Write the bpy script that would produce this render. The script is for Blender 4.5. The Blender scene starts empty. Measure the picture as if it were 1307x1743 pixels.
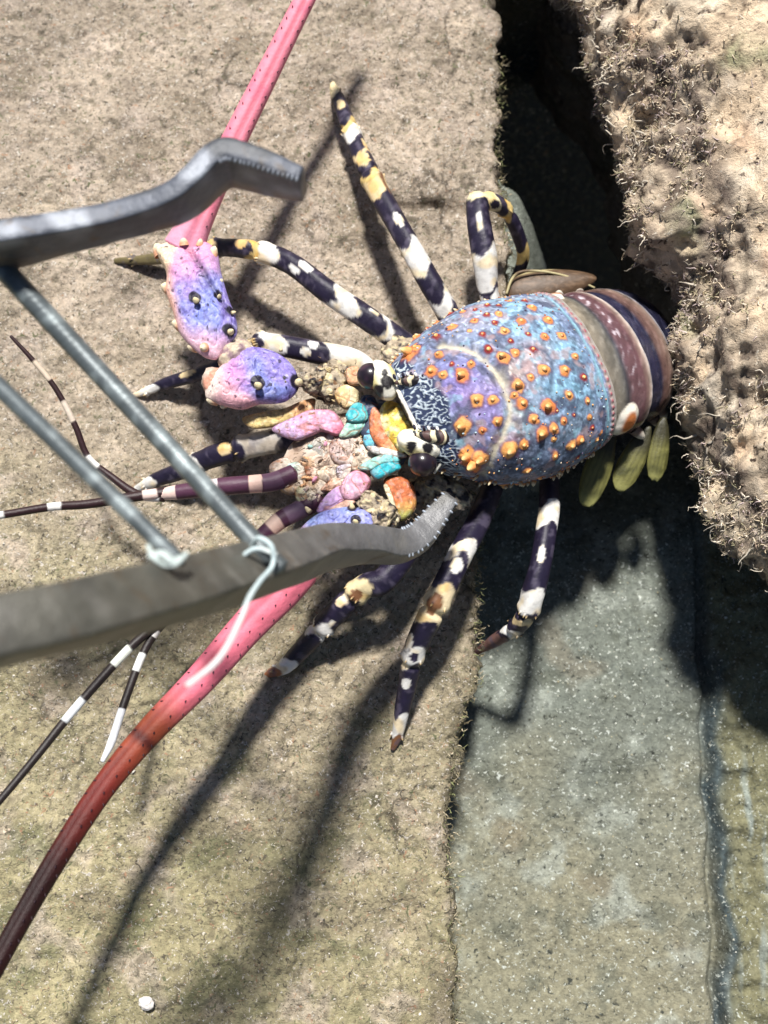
import bpy, math, random
import numpy as np
from mathutils import Vector

random.seed(7)
RNG = np.random.default_rng(11)
SC = bpy.context.scene
COL = SC.collection
U = 0.01                      # all layout below is in centimetres

# ------------------------------------------------------------------ camera
CAM_DIST, CAM_TILT, CAM_FOV = 45.0, math.radians(12), math.radians(50)
cam_d = bpy.data.cameras.new('camera')
cam = bpy.data.objects.new('camera', cam_d)
COL.objects.link(cam)
CP = np.array([0.0, -CAM_DIST * math.sin(CAM_TILT), CAM_DIST * math.cos(CAM_TILT)])
cam.location = Vector(CP * U)
cam.rotation_euler = (CAM_TILT, 0, 0)
cam_d.sensor_fit = 'VERTICAL'
cam_d.sensor_height = 24
cam_d.angle = CAM_FOV
cam_d.clip_start = 0.01
cam_d.clip_end = 50
cam_d.dof.use_dof = True
cam_d.dof.focus_distance = 0.405
cam_d.dof.aperture_fstop = 7.0
SC.camera = cam

# ------------------------------------------------------------------ world, sun, exposure
TO_SUN = Vector((-0.03, 0.48, 0.87)).normalized()
w = bpy.data.worlds.new('World')
SC.world = w
w.use_nodes = True
nt = w.node_tree
bg = nt.nodes['Background']
sky = nt.nodes.new('ShaderNodeTexSky')
sky.sky_type = 'NISHITA'
sky.sun_disc = False
sky.sun_elevation = math.asin(TO_SUN.z)
sky.sun_rotation = math.atan2(TO_SUN.x, TO_SUN.y)
nt.links.new(sky.outputs[0], bg.inputs[0])
bg.inputs[1].default_value = 0.042
sun_d = bpy.data.lights.new('sun', 'SUN')
sun_d.energy = 5.0
sun_d.angle = math.radians(6.0)
sun_d.color = (1.0, 0.965, 0.91)
sun = bpy.data.objects.new('sun', sun_d)
sun.rotation_euler = TO_SUN.to_track_quat('Z', 'Y').to_euler()
sun.location = (0, 0.5, 1)
COL.objects.link(sun)
SC.view_settings.view_transform = 'Standard'
SC.view_settings.look = 'None'
SC.view_settings.gamma = 1
SC.view_settings.exposure = 0.42

# ------------------------------------------------------------------ helpers: layout
TF = math.tan(CAM_FOV / 2)
RIGHT = np.array([1.0, 0, 0])
UPV = np.array([0, math.cos(CAM_TILT), math.sin(CAM_TILT)])
FWD = np.array([0, math.sin(CAM_TILT), -math.cos(CAM_TILT)])

def at(px, py, z=0.0):
    d = FWD + RIGHT * ((px - 653.5) / 871.5 * TF) - UPV * ((py - 871.5) / 871.5 * TF)
    t = (z - CP[2]) / d[2]
    return CP + d * t

def to_px(V):
    d = V - CP
    f = d @ FWD
    return np.stack([653.5 + (d @ RIGHT) / f / TF * 871.5, 871.5 - (d @ UPV) / f / TF * 871.5], -1)

def unit(v):
    v = np.asarray(v, float)
    return v / (np.linalg.norm(v, axis=-1, keepdims=True) + 1e-12)

# ------------------------------------------------------------------ helpers: noise
_P = np.random.default_rng(3).permutation(256)
_P = np.concatenate([_P, _P, _P])
_G = unit(np.random.default_rng(4).normal(size=(256, 3)))

def noise(p):
    p = np.asarray(p, float)
    i = np.floor(p).astype(int)
    f = p - i
    i &= 255
    u = f * f * f * (f * (f * 6 - 15) + 10)
    out = 0
    for dx in (0, 1):
        for dy in (0, 1):
            for dz in (0, 1):
                h = _P[_P[_P[(i[..., 0] + dx) & 255] + ((i[..., 1] + dy) & 255)] + ((i[..., 2] + dz) & 255)]
                g = _G[h]
                q = f - np.array([dx, dy, dz])
                wgt = (u[..., 0] if dx else 1 - u[..., 0]) * (u[..., 1] if dy else 1 - u[..., 1]) * (u[..., 2] if dz else 1 - u[..., 2])
                out = out + wgt * (g * q).sum(-1)
    return out * 1.5

def fbm(p, octv=4, gain=0.5):
    p = np.asarray(p, float)
    s, a = 0, 1.0
    for k in range(octv):
        s = s + a * noise(p * 2 ** k + 13.7 * k)
        a *= gain
    return s

def smooth(a, b, x):
    t = np.clip((x - a) / (b - a), 0, 1)
    return t * t * (3 - 2 * t)

def mixc(c, d, f):
    c = np.asarray(c, float)
    d = np.asarray(d, float)
    f = np.asarray(f, float)[..., None]
    return c * (1 - f) + d * f

# ------------------------------------------------------------------ helpers: meshes
def grid_faces(n, m, wrap=False, off=0):
    i = np.arange(n - 1)[:, None]
    j = np.arange(m if wrap else m - 1)[None, :]
    j2 = (j + 1) % m
    a = i * m + j
    b = i * m + j2
    c = (i + 1) * m + j2
    d = (i + 1) * m + j
    return (np.stack([a, b, c, d], -1).reshape(-1, 4) + off)

class Parts:
    """collects shapes with a colour per vertex; build() links them as ONE mesh object"""
    def __init__(self):
        self.V, self.C, self.F, self.M, self.n = [], [], [], [], 0

    def add(self, V, F, C, m=0):
        V = np.asarray(V, float).reshape(-1, 3)
        C = np.broadcast_to(np.asarray(C, float), (len(V), 3))
        for f in F if isinstance(F, (list, tuple)) else [F]:
            f = np.asarray(f)
            self.F.append(f + self.n)
            self.M.append(np.full(len(f), m))
        self.V.append(V)
        self.C.append(C)
        self.n += len(V)

    def build(self, name, mats, parent=None, origin=None, smooth_on=True):
        V = np.concatenate(self.V) * U
        o3 = np.zeros(3) if origin is None else np.asarray(origin) * U
        if parent is not None:
            o3 = np.array(parent.matrix_world.translation) if parent.parent is None else np.array(parent['base'])
        V = V - o3
        Cc = np.concatenate(self.C)
        me = bpy.data.meshes.new(name)
        loops = np.concatenate([f.reshape(-1) for f in self.F])
        tot = np.concatenate([np.full(len(f), f.shape[1]) for f in self.F])
        start = np.concatenate([[0], np.cumsum(tot)[:-1]])
        me.vertices.add(len(V))
        me.vertices.foreach_set('co', V.astype(np.float32).ravel())
        me.loops.add(len(loops))
        me.loops.foreach_set('vertex_index', loops.astype(np.int32))
        me.polygons.add(len(tot))
        me.polygons.foreach_set('loop_start', start.astype(np.int32))
        me.polygons.foreach_set('material_index', np.concatenate(self.M).astype(np.int32))
        me.polygons.foreach_set('use_smooth', np.full(len(tot), smooth_on))
        me.update(calc_edges=True)
        me.validate()
        at_ = me.color_attributes.new('Col', 'FLOAT_COLOR', 'POINT')
        at_.data.foreach_set('color', np.concatenate([Cc, np.ones((len(Cc), 1))], 1).astype(np.float32).ravel())
        for m in mats if isinstance(mats, (list, tuple)) else [mats]:
            me.materials.append(m)
        o = bpy.data.objects.new(name, me)
        COL.objects.link(o)
        if parent is None:
            o.location = Vector(o3)
        else:
            o.parent = parent
        o['base'] = [float(x) for x in o3]
        bpy.context.view_layer.update()
        return o

def resample(P, n, extra=None):
    P = np.asarray(P, float)
    k = len(P)
    Q = np.concatenate([[2 * P[0] - P[1]], P, [2 * P[-1] - P[-2]]])
    d = np.linalg.norm(np.diff(P, axis=0), axis=1)
    cum = np.concatenate([[0], np.cumsum(d)]) / d.sum()
    s = np.linspace(0, 1, n)
    seg = np.clip(np.searchsorted(cum, s, side='right') - 1, 0, k - 2)
    t = (s - cum[seg]) / (cum[seg + 1] - cum[seg])
    a, b, c, e = Q[seg], Q[seg + 1], Q[seg + 2], Q[seg + 3]
    t = t[:, None]
    out = 0.5 * ((2 * b) + (-a + c) * t + (2 * a - 5 * b + 4 * c - e) * t ** 2 + (-a + 3 * b - 3 * c + e) * t ** 3)
    if extra is None:
        return out, s
    return out, s, np.interp(s, cum, np.asarray(extra, float))

def tube(P, R, n=60, m=16, flat=1.0, up=(0, 0, 1), pinch=None):
    """swept tube: returns V, F, s (0..1 along), phi (0 = up side)"""
    C, s, r = resample(P, n, R)
    T = unit(np.gradient(C, axis=0))
    up = np.broadcast_to(np.asarray(up, float), T.shape)
    side = unit(np.cross(T, up))
    for i in range(1, n):
        if side[i] @ side[i - 1] < 0:
            side[i] *= -1
    N = unit(np.cross(side, T))
    phi = np.linspace(0, 2 * np.pi, m, endpoint=False) - np.pi
    rr = r[:, None] * np.ones((1, m))
    if pinch is not None:
        rr = rr * pinch(s[:, None] * np.ones((1, m)), phi[None, :] * np.ones((n, 1)))
    V = C[:, None, :] + rr[..., None] * (np.cos(phi)[None, :, None] * N[:, None, :] * flat + np.sin(phi)[None, :, None] * side[:, None, :])
    V = V.reshape(-1, 3)
    F = grid_faces(n, m, True)
    caps = []
    tip0, tip1 = C[0] - T[0] * r[0] * .5, C[-1] + T[-1] * r[-1] * .5
    V = np.concatenate([V, [tip0, tip1]])
    j = np.arange(m)
    c0 = np.stack([np.full(m, n * m), (j + 1) % m, j], 1)
    b = (n - 1) * m
    c1 = np.stack([np.full(m, n * m + 1), b + j, b + (j + 1) % m], 1)
    S = np.concatenate([np.repeat(s, m), [0, 1]])
    PH = np.concatenate([np.tile(phi, n), [0, 0]])
    return V, [F, c0, c1], S, PH

def blob(c, a, b, h, ang, n=26, m=32, power=1.0, dirz=0.0, amp=0.0, taper=0.0):
    """rounded lump: a along picture angle (deg, y down), b across, h high"""
    th = np.linspace(-np.pi / 2, np.pi / 2, n)[:, None]
    ph = np.linspace(0, 2 * np.pi, m, endpoint=False)[None, :]
    sg = lambda x, p: np.sign(x) * np.abs(x) ** p
    x = sg(np.cos(th), power) * sg(np.cos(ph), power)
    y = sg(np.cos(th), power) * sg(np.sin(ph), power)
    z = sg(np.sin(th), power) * np.ones_like(ph)
    y = y * (1 - taper * x)
    z2 = z * (1 - taper * .5 * x)
    L = np.stack([x, y, z], -1).reshape(-1, 3)
    W = np.stack([x * a, y * b, z2 * h], -1).reshape(-1, 3)
    if amp:
        W = W * (1 + amp * fbm(L * 2.2 + np.asarray(c)[None] * 3.1, 3))[:, None]
    an = math.radians(ang)
    X = np.array([math.cos(an), -math.sin(an), dirz])
    X = unit(X)
    Y = unit(np.cross([0, 0, 1.0], X))
    Z = np.cross(X, Y)
    V = np.asarray(c) + W[:, :1] * X + W[:, 1:2] * Y + W[:, 2:] * Z
    return V, grid_faces(n, m, True), L

def cone(base, d, r, ln, n=8, rings=6, curve=None):
    """a small rounded spine"""
    d = unit(d)
    a = unit(np.cross(d, [0.3, 0.2, 0.9]))
    b = np.cross(d, a)
    t = np.linspace(0, 1, rings)
    rad = r * np.sqrt(np.clip(1 - t ** 1.4, 0, 1))
    rad[-1] = r * .08
    ph = np.linspace(0, 2 * np.pi, n, endpoint=False)
    C = base + t[:, None] * ln * d
    if curve is not None:
        C = C + (t ** 2)[:, None] * np.asarray(curve)
    V = C[:, None] + rad[:, None, None] * (np.cos(ph)[None, :, None] * a + np.sin(ph)[None, :, None] * b)
    return V.reshape(-1, 3), grid_faces(rings, n, True), np.repeat(t, n)

def curls(roots, normals, length, width, cols, droop=0.0, seg=5):
    """many little bent filaments (3-sided), each with its own colour"""
    k = len(roots)
    ln = length * RNG.uniform(.5, 1.4, (k, 1))
    wd = width * RNG.uniform(.6, 1.5, (k, 1))
    d = unit(normals + RNG.normal(size=(k, 3)) * .75)
    V, C = [], []
    p = roots.copy()
    rings = []
    for i in range(seg):
        a = unit(np.cross(d, RNG.normal(size=(k, 3)) * .05 + [0.2, .9, .31]))
        b = np.cross(d, a)
        rr = wd * (1 - .75 * i / (seg - 1))
        ring = np.stack([p + rr * (math.cos(q) * a + math.sin(q) * b) for q in (0, 2.1, 4.2)], 1)
        rings.append(ring)
        p = p + d * ln / seg
        d = unit(d + RNG.normal(size=(k, 3)) * .55 + np.array([0, 0, -droop]))
    V = np.stack(rings, 1).reshape(-1, 3)            # k, seg, 3, 3
    f1 = grid_faces(seg, 3, True)
    F = (f1[None] + (np.arange(k) * seg * 3)[:, None, None]).reshape(-1, 4)
    C = np.repeat(cols, seg * 3, axis=0)
    return V, F, C

def grains(pts, size, cols):
    k = len(pts)
    O = np.array([[1, 0, 0], [0, 1, 0], [-1, 0, 0], [0, -1, 0], [0, 0, 1], [0, 0, -1]], float)
    ax = unit(RNG.normal(size=(k, 3)))
    bx = unit(np.cross(ax, RNG.normal(size=(k, 3))))
    cx = np.cross(ax, bx)
    sz = (size * RNG.lognormal(0, .4, k))[:, None, None]
    st = RNG.uniform(.5, 1.3, (k, 6, 1))
    V = pts[:, None] + sz * st * (O[None, :, :1] * ax[:, None] + O[None, :, 1:2] * bx[:, None] + O[None, :, 2:] * cx[:, None])
    f = np.array([[0, 1, 4], [1, 2, 4], [2, 3, 4], [3, 0, 4], [1, 0, 5], [2, 1, 5], [3, 2, 5], [0, 3, 5]])
    F = (f[None] + (np.arange(k) * 6)[:, None, None]).reshape(-1, 3)
    return V.reshape(-1, 3), F, np.repeat(cols, 6, axis=0)

# ------------------------------------------------------------------ materials
def mat(name, rough=0.5, metal=0.0, spec=0.4, coat=0.0, var=0.25, vscale=300.0, bump=0.0, bscale=600.0,
        bdet=6.0, speck=None, speck_scale=900.0, speck_cut=0.62, sheen=0.0, sss=0.0, rough_var=0.0, vor=0.0, vor_scale=900.0, extra=None):
    m = bpy.data.materials.new(name)
    m.use_nodes = True
    t = m.node_tree
    N, L = t.nodes, t.links
    b = N['Principled BSDF']
    b.inputs['Roughness'].default_value = rough
    b.inputs['Metallic'].default_value = metal
    b.inputs['Specular IOR Level'].default_value = spec
    b.inputs['Coat Weight'].default_value = coat
    b.inputs['Coat Roughness'].default_value = .12
    if sss:
        b.inputs['Subsurface Weight'].default_value = sss
        b.inputs['Subsurface Radius'].default_value = (.004, .002, .001)
    tc = N.new('ShaderNodeTexCoord')
    at_ = N.new('ShaderNodeAttribute')
    at_.attribute_name = 'Col'
    n1 = N.new('ShaderNodeTexNoise')
    n1.inputs['Scale'].default_value = vscale
    n1.inputs['Detail'].default_value = 6
    n1.inputs['Roughness'].default_value = .65
    L.new(tc.outputs['Object'], n1.inputs['Vector'])
    mr = N.new('ShaderNodeMapRange')
    mr.inputs['From Min'].default_value = .25
    mr.inputs['From Max'].default_value = .75
    mr.inputs['To Min'].default_value = 1 - var
    mr.inputs['To Max'].default_value = 1 + var
    L.new(n1.outputs['Fac'], mr.inputs['Value'])
    mx = N.new('ShaderNodeMix')
    mx.data_type = 'RGBA'
    mx.blend_type = 'MULTIPLY'
    mx.inputs['Factor'].default_value = 1
    L.new(at_.outputs['Color'], mx.inputs['A'])
    L.new(mr.outputs['Result'], mx.inputs['B'])
    last = mx.outputs['Result']
    if speck:
        for col, sc, lo, hi in speck:
            n2 = N.new('ShaderNodeTexNoise')
            n2.inputs['Scale'].default_value = sc
            n2.inputs['Detail'].default_value = 3
            n2.inputs['Distortion'].default_value = 1.2
            L.new(tc.outputs['Object'], n2.inputs['Vector'])
            r2 = N.new('ShaderNodeMapRange')
            r2.inputs['From Min'].default_value = lo
            r2.inputs['From Max'].default_value = hi
            L.new(n2.outputs['Fac'], r2.inputs['Value'])
            m2 = N.new('ShaderNodeMix')
            m2.data_type = 'RGBA'
            m2.inputs['B'].default_value = (*col, 1)
            L.new(r2.outputs['Result'], m2.inputs['Factor'])
            L.new(last, m2.inputs['A'])
            last = m2.outputs['Result']
    if vor:
        v = N.new('ShaderNodeTexVoronoi')
        v.inputs['Scale'].default_value = vor_scale
        L.new(tc.outputs['Object'], v.inputs['Vector'])
        r3 = N.new('ShaderNodeMapRange')
        r3.inputs['From Min'].default_value = .1
        r3.inputs['From Max'].default_value = .6
        r3.inputs['To Min'].default_value = 1 + vor
        r3.inputs['To Max'].default_value = 1 - vor
        L.new(v.outputs['Distance'], r3.inputs['Value'])
        m3 = N.new('ShaderNodeMix')
        m3.data_type = 'RGBA'
        m3.blend_type = 'MULTIPLY'
        m3.inputs['Factor'].default_value = 1
        L.new(last, m3.inputs['A'])
        L.new(r3.outputs['Result'], m3.inputs['B'])
        last = m3.outputs['Result']
    L.new(last, b.inputs['Base Color'])
    if bump:
        n3 = N.new('ShaderNodeTexNoise')
        n3.inputs['Scale'].default_value = bscale
        n3.inputs['Detail'].default_value = bdet
        n3.inputs['Roughness'].default_value = .7
        L.new(tc.outputs['Object'], n3.inputs['Vector'])
        bp = N.new('ShaderNodeBump')
        bp.inputs['Strength'].default_value = 1
        bp.inputs['Distance'].default_value = bump
        L.new(n3.outputs['Fac'], bp.inputs['Height'])
        L.new(bp.outputs['Normal'], b.inputs['Normal'])
    if rough_var:
        r4 = N.new('ShaderNodeMapRange')
        r4.inputs['To Min'].default_value = rough - rough_var
        r4.inputs['To Max'].default_value = rough + rough_var
        L.new(n1.outputs['Fac'], r4.inputs['Value'])
        L.new(r4.outputs['Result'], b.inputs['Roughness'])
    return m

M_STONE = mat('silty_stone', .95, spec=.15, var=.42, vscale=430, bump=.0022, bscale=560,
              speck=[((.12, .105, .08), 460, .57, .70), ((.80, .74, .66), 620, .61, .70), ((.46, .27, .17), 380, .64, .74), ((.17, .18, .10), 330, .62, .72)])
M_SEABED = mat('seabed_sand', .95, spec=.15, var=.42, vscale=380, bump=.0018, bscale=480,
               speck=[((.06, .065, .055), 400, .60, .70), ((.66, .70, .64), 560, .62, .70)])
M_BOULDER = mat('encrusted_stone', .95, spec=.15, var=.35, vscale=210, bump=.002, bscale=420,
                speck=[((.07, .05, .04), 300, .60, .72), ((.8, .74, .62), 380, .64, .74)])
M_TURF = mat('turf_strands', .9, spec=.15, var=.3, vscale=400)
M_GRAIN = mat('sand_grains', .8, spec=.3, var=.2, vscale=700)
M_SHELL = mat('lobster_shell', .58, spec=.3, coat=.0, var=.2, vscale=420, bump=.0003, bscale=700, vor=.10, vor_scale=700)
M_FLAG = mat('flagellum_shell', .5, spec=.35, var=.16, vscale=350, bump=.0003, bscale=800)
M_TAIL = mat('tail_shell', .26, spec=.55, coat=.35, var=.25, vscale=260, bump=.0002, bscale=500)
M_FACE = mat('mouth_shell', .5, spec=.35, var=.35, vscale=520, bump=.0008, bscale=420, vor=.2, vor_scale=620, speck=[((.30, .16, .08), 420, .62, .70)])
M_LEG = mat('banded_leg_shell', .46, spec=.4, coat=.0, var=.14, vscale=300, bump=.0002, bscale=700)
M_EYE = mat('glossy_eye', .3, spec=.5, coat=.25, var=.1)
M_ANT = mat('antenna_shell', .48, spec=.35, coat=.0, var=.14, vscale=450, bump=.0002, bscale=700, vor=.16, vor_scale=1100)
M_STEEL = mat('worn_steel', .42, metal=.25, spec=.5, var=.3, vscale=130, bump=.0005, bscale=260, rough_var=.12,
              speck=[((.10, .075, .05), 90, .60, .75)])
M_ROD = mat('galvanised_rod', .42, metal=.3, spec=.5, var=.3, vscale=160, bump=.0002, bscale=420)
M_CORD = mat('pale_cord', .7, spec=.3, var=.12, vscale=500, bump=.0003, bscale=900)

def tag(o, label=None, cat=None, group=None, kind=None):
    if label: o['label'] = label
    if cat: o['category'] = cat
    if group: o['group'] = group
    if kind: o['kind'] = kind
    return o

# ------------------------------------------------------------------ setting: ledge
FLOOR_Z = -5.0
EDGE = np.array([at(*p) for p in [(2400, -420), (1900, -190), (1300, -150), (930, -110), (862, -85), (838, -40), (846, 60), (850, 160), (842, 250), (852, 330), (866, 420),  # first points are an unseen cover added to keep sun out of the gap
                                  (864, 520), (850, 640), (838, 760), (826, 860), (812, 930), (806, 1000), (812, 1080), (812, 1150),
                                  (786, 1210), (774, 1290), (766, 1370), (757, 1450), (772, 1540), (770, 1640), (778, 1760), (770, 1900), (760, 2200)]])

def edge_x(y):
    o = np.argsort(EDGE[:, 1])
    return np.interp(y, EDGE[o, 1], EDGE[o, 0])

def ledge_height(x, y):
    p = np.stack([x, y, 0 * x], -1)
    h = .35 * fbm(p * .13 + 5, 3) + .16 * fbm(p * .7, 3) + .10 * noise(p * 2.3) + .07 * noise(p * 5.1 + 9)
    # joint across the stone and a shallow chip along the rim
    yj = 13.2 + .35 * np.sin(x * .9) + .3 * noise(p * 1.3)
    h = h - .40 * np.exp(-((y - yj) / .28) ** 2) * smooth(-2, 1.5, x + .8 * noise(p * .8)) 
    h = h + .25 * smooth(0, 1.2, y - yj) * smooth(-4, 1, x)
    return h

def make_ledge():
    ys = np.concatenate([np.linspace(-46, -24, 40)[:-1], np.linspace(-24, 25, 460), np.linspace(25, 48, 40)[1:]])
    # profile: distance back from the rim and height
    top = np.concatenate([np.linspace(-60, -24, 24)[:-1], np.linspace(-24, -2.5, 250)[:-1], np.linspace(-2.5, -.35, 40)])
    prof = [(d, 0.0) for d in top] + [(-.18, -.04), (-.06, -.14), (0, -.3), (.04, -.6), (.02, -1), (-.05, -1.5), (-.15, -2.1), (-.3, -2.8), (-.45, -3.6), (-.6, -4.4), (-.7, -5.6), (-.9, -9), (-1.2, -16), (-1.6, -30), (-2, -72)]
    D = np.array([q[0] for q in prof])
    Z = np.array([q[1] for q in prof])
    Y, Dm = np.meshgrid(ys, D, indexing='ij')
    _, Zm = np.meshgrid(ys, Z, indexing='ij')
    X = edge_x(Y) * smooth(-24, -1, Dm) + 5 * (1 - smooth(-24, -1, Dm)) + Dm
    p = np.stack([X, Y, Zm], -1)
    side = smooth(.2, 1.0, -Zm)
    rim = smooth(-1.6, 0, Dm)
    X = X + rim * (.35 * fbm(p * .9 + 3, 3) + .14 * noise(p * 4))
    H = ledge_height(X, Y) * (1 - side) + Zm
    V = np.stack([X, Y, H], -1).reshape(-1, 3)
    # silt colour: pinkish tan that turns to an olive film lower down, patches of both
    q = V * np.array([1, 1, 0])
    f = smooth(-8, 17, -V[:, 1] * .9 - V[:, 0] * .45 - 3 + 7 * fbm(q * .12 + 2, 3))
    c = mixc((.50, .415, .325), (.43, .38, .225), f)
    pat = smooth(.05, .6, fbm(q * .35 + 7, 4))
    c = mixc(c, (.26, .215, .155), .5 * pat)
    c = mixc(c, (.58, .48, .40), .55 * smooth(.1, .6, fbm(q * .5 + 21, 4)))
    c = mixc(c, (.15, .13, .09), .6 * smooth(.3, .6, fbm(q * 1.9 + 40, 3)))
    c = mixc(c, (.13, .15, .07), .5 * smooth(.12, .6, fbm(q * .4 + 60, 3)) * smooth(2, -12, V[:, 1]))
    crk = smooth(.035, .008, np.abs(noise(q * .33 + 3 + .12 * fbm(q * 1.5, 3)[:, None]))) * smooth(.0, .3, noise(q * .22 + 50))
    c = mixc(c, (.07, .06, .045), .75 * crk)
    c = mixc(c, c * .68, .4 * smooth(.05, .5, fbm(q * .16 + 33, 4)))
    c = mixc(c, c * 1.22, smooth(.05, .5, fbm(q * .2 + 63, 4)))
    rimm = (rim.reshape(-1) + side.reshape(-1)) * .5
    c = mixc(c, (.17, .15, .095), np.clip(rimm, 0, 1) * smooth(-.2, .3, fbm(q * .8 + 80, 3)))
    c = mixc(c, (.045, .055, .075), smooth(-5.5, -8, V[:, 2] + .8 * noise(V * .5)))      # unlit depth of the gap painted into the colour
    P = Parts()
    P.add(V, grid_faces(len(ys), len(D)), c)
    return tag(P.build('ledge', M_STONE), kind='structure')

make_ledge()

# ------------------------------------------------------------------ setting: seabed below
def seabed_height(x, y):
    p = np.stack([x, y, 0 * x], -1)
    h = FLOOR_Z + .3 * fbm(p * .15, 3) + .10 * fbm(p * .8 + 4, 3) + .05 * noise(p * 4)
    # a long seam parts a second, slightly higher, rougher slab on the right
    xs = 14.3 + .02 * y + .25 * noise(np.stack([0 * x, y * .5, 0 * x], -1)) 
    seam = np.exp(-((x - xs) / .22) ** 2)
    h = h - .7 * seam * smooth(4, -4, y) + smooth(0, .5, x - xs) * (.25 + .5 * fbm(p * .5 + 9, 3) + .2 * noise(p * 2.1)) * smooth(4, -4, y)
    # deep hollow under the boulder
    h = h - 7 * smooth(-2, 9, y - .35 * (x - 9)) * smooth(6.4, 10, x)
    # the floor breaks off into a deep hole behind the lobster
    la, lb = at(862, 325, -5.3)[:2], at(1010, 462, -5.3)[:2]
    nx, ny = unit(np.array([la[1] - lb[1], lb[0] - la[0]]))
    h = h - 62 * smooth(0, 2.6, (x - la[0]) * nx + (y - la[1]) * ny + .3 * noise(p * .9)) * smooth(2, 3.5, x)
    return h, x - xs

def make_seabed():
    xs = np.concatenate([np.linspace(-200, 2, 14)[:-1], np.linspace(2, 24, 260), np.linspace(24, 260, 20)[1:]])
    ys = np.concatenate([np.linspace(-220, -27, 14)[:-1], np.linspace(-27, 26, 460), np.linspace(26, 260, 20)[1:]])
    X, Y = np.meshgrid(xs, ys, indexing='xy')
    H, ds = seabed_height(X, Y)
    V = np.stack([X, Y, H], -1).reshape(-1, 3)
    q = V * np.array([1, 1, 0])
    ds = ds.reshape(-1)
    c = mixc((.19, .21, .18), (.285, .27, .19), smooth(-6, -19, V[:, 1] + 5 * fbm(q * .2, 3)))
    c = mixc(c, (.38, .41, .36), .6 * smooth(.1, .6, fbm(q * .45 + 3, 4)))
    c = mixc(c, (.045, .055, .075), smooth(-6.5, -10, V[:, 2] + .8 * noise(q * .8)))      # darkness of the hole painted in by depth
    c = mixc(c, (.13, .14, .11), .6 * smooth(.15, .6, fbm(q * .7 + 30, 4)))
    c = mixc(c, (.24, .19, .13), .35 * smooth(.3, .7, fbm(q * .3 + 50, 3)))
    c = mixc(c, (.21, .20, .11), smooth(0, .6, ds) * .8)
    st = np.exp(-((ds - .3 - .5 * noise(q * .6)) / .4) ** 2) * smooth(-2, -8, V[:, 1])
    c = mixc(c, (.05, .08, .10), .85 * st)
    st2 = smooth(.15, .5, noise(np.stack([q[:, 0] * 2.2, q[:, 1] * .25, 0 * q[:, 0]], -1))) * smooth(.3, .8, ds) * smooth(3.2, 1.5, ds)
    c = mixc(c, (.36, .42, .40), .7 * st2 * smooth(-8, -12, V[:, 1]))
    P = Parts()
    F = grid_faces(len(ys), len(xs))
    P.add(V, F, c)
    return tag(P.build('seabed', M_SEABED), kind='structure')

make_seabed()

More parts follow.
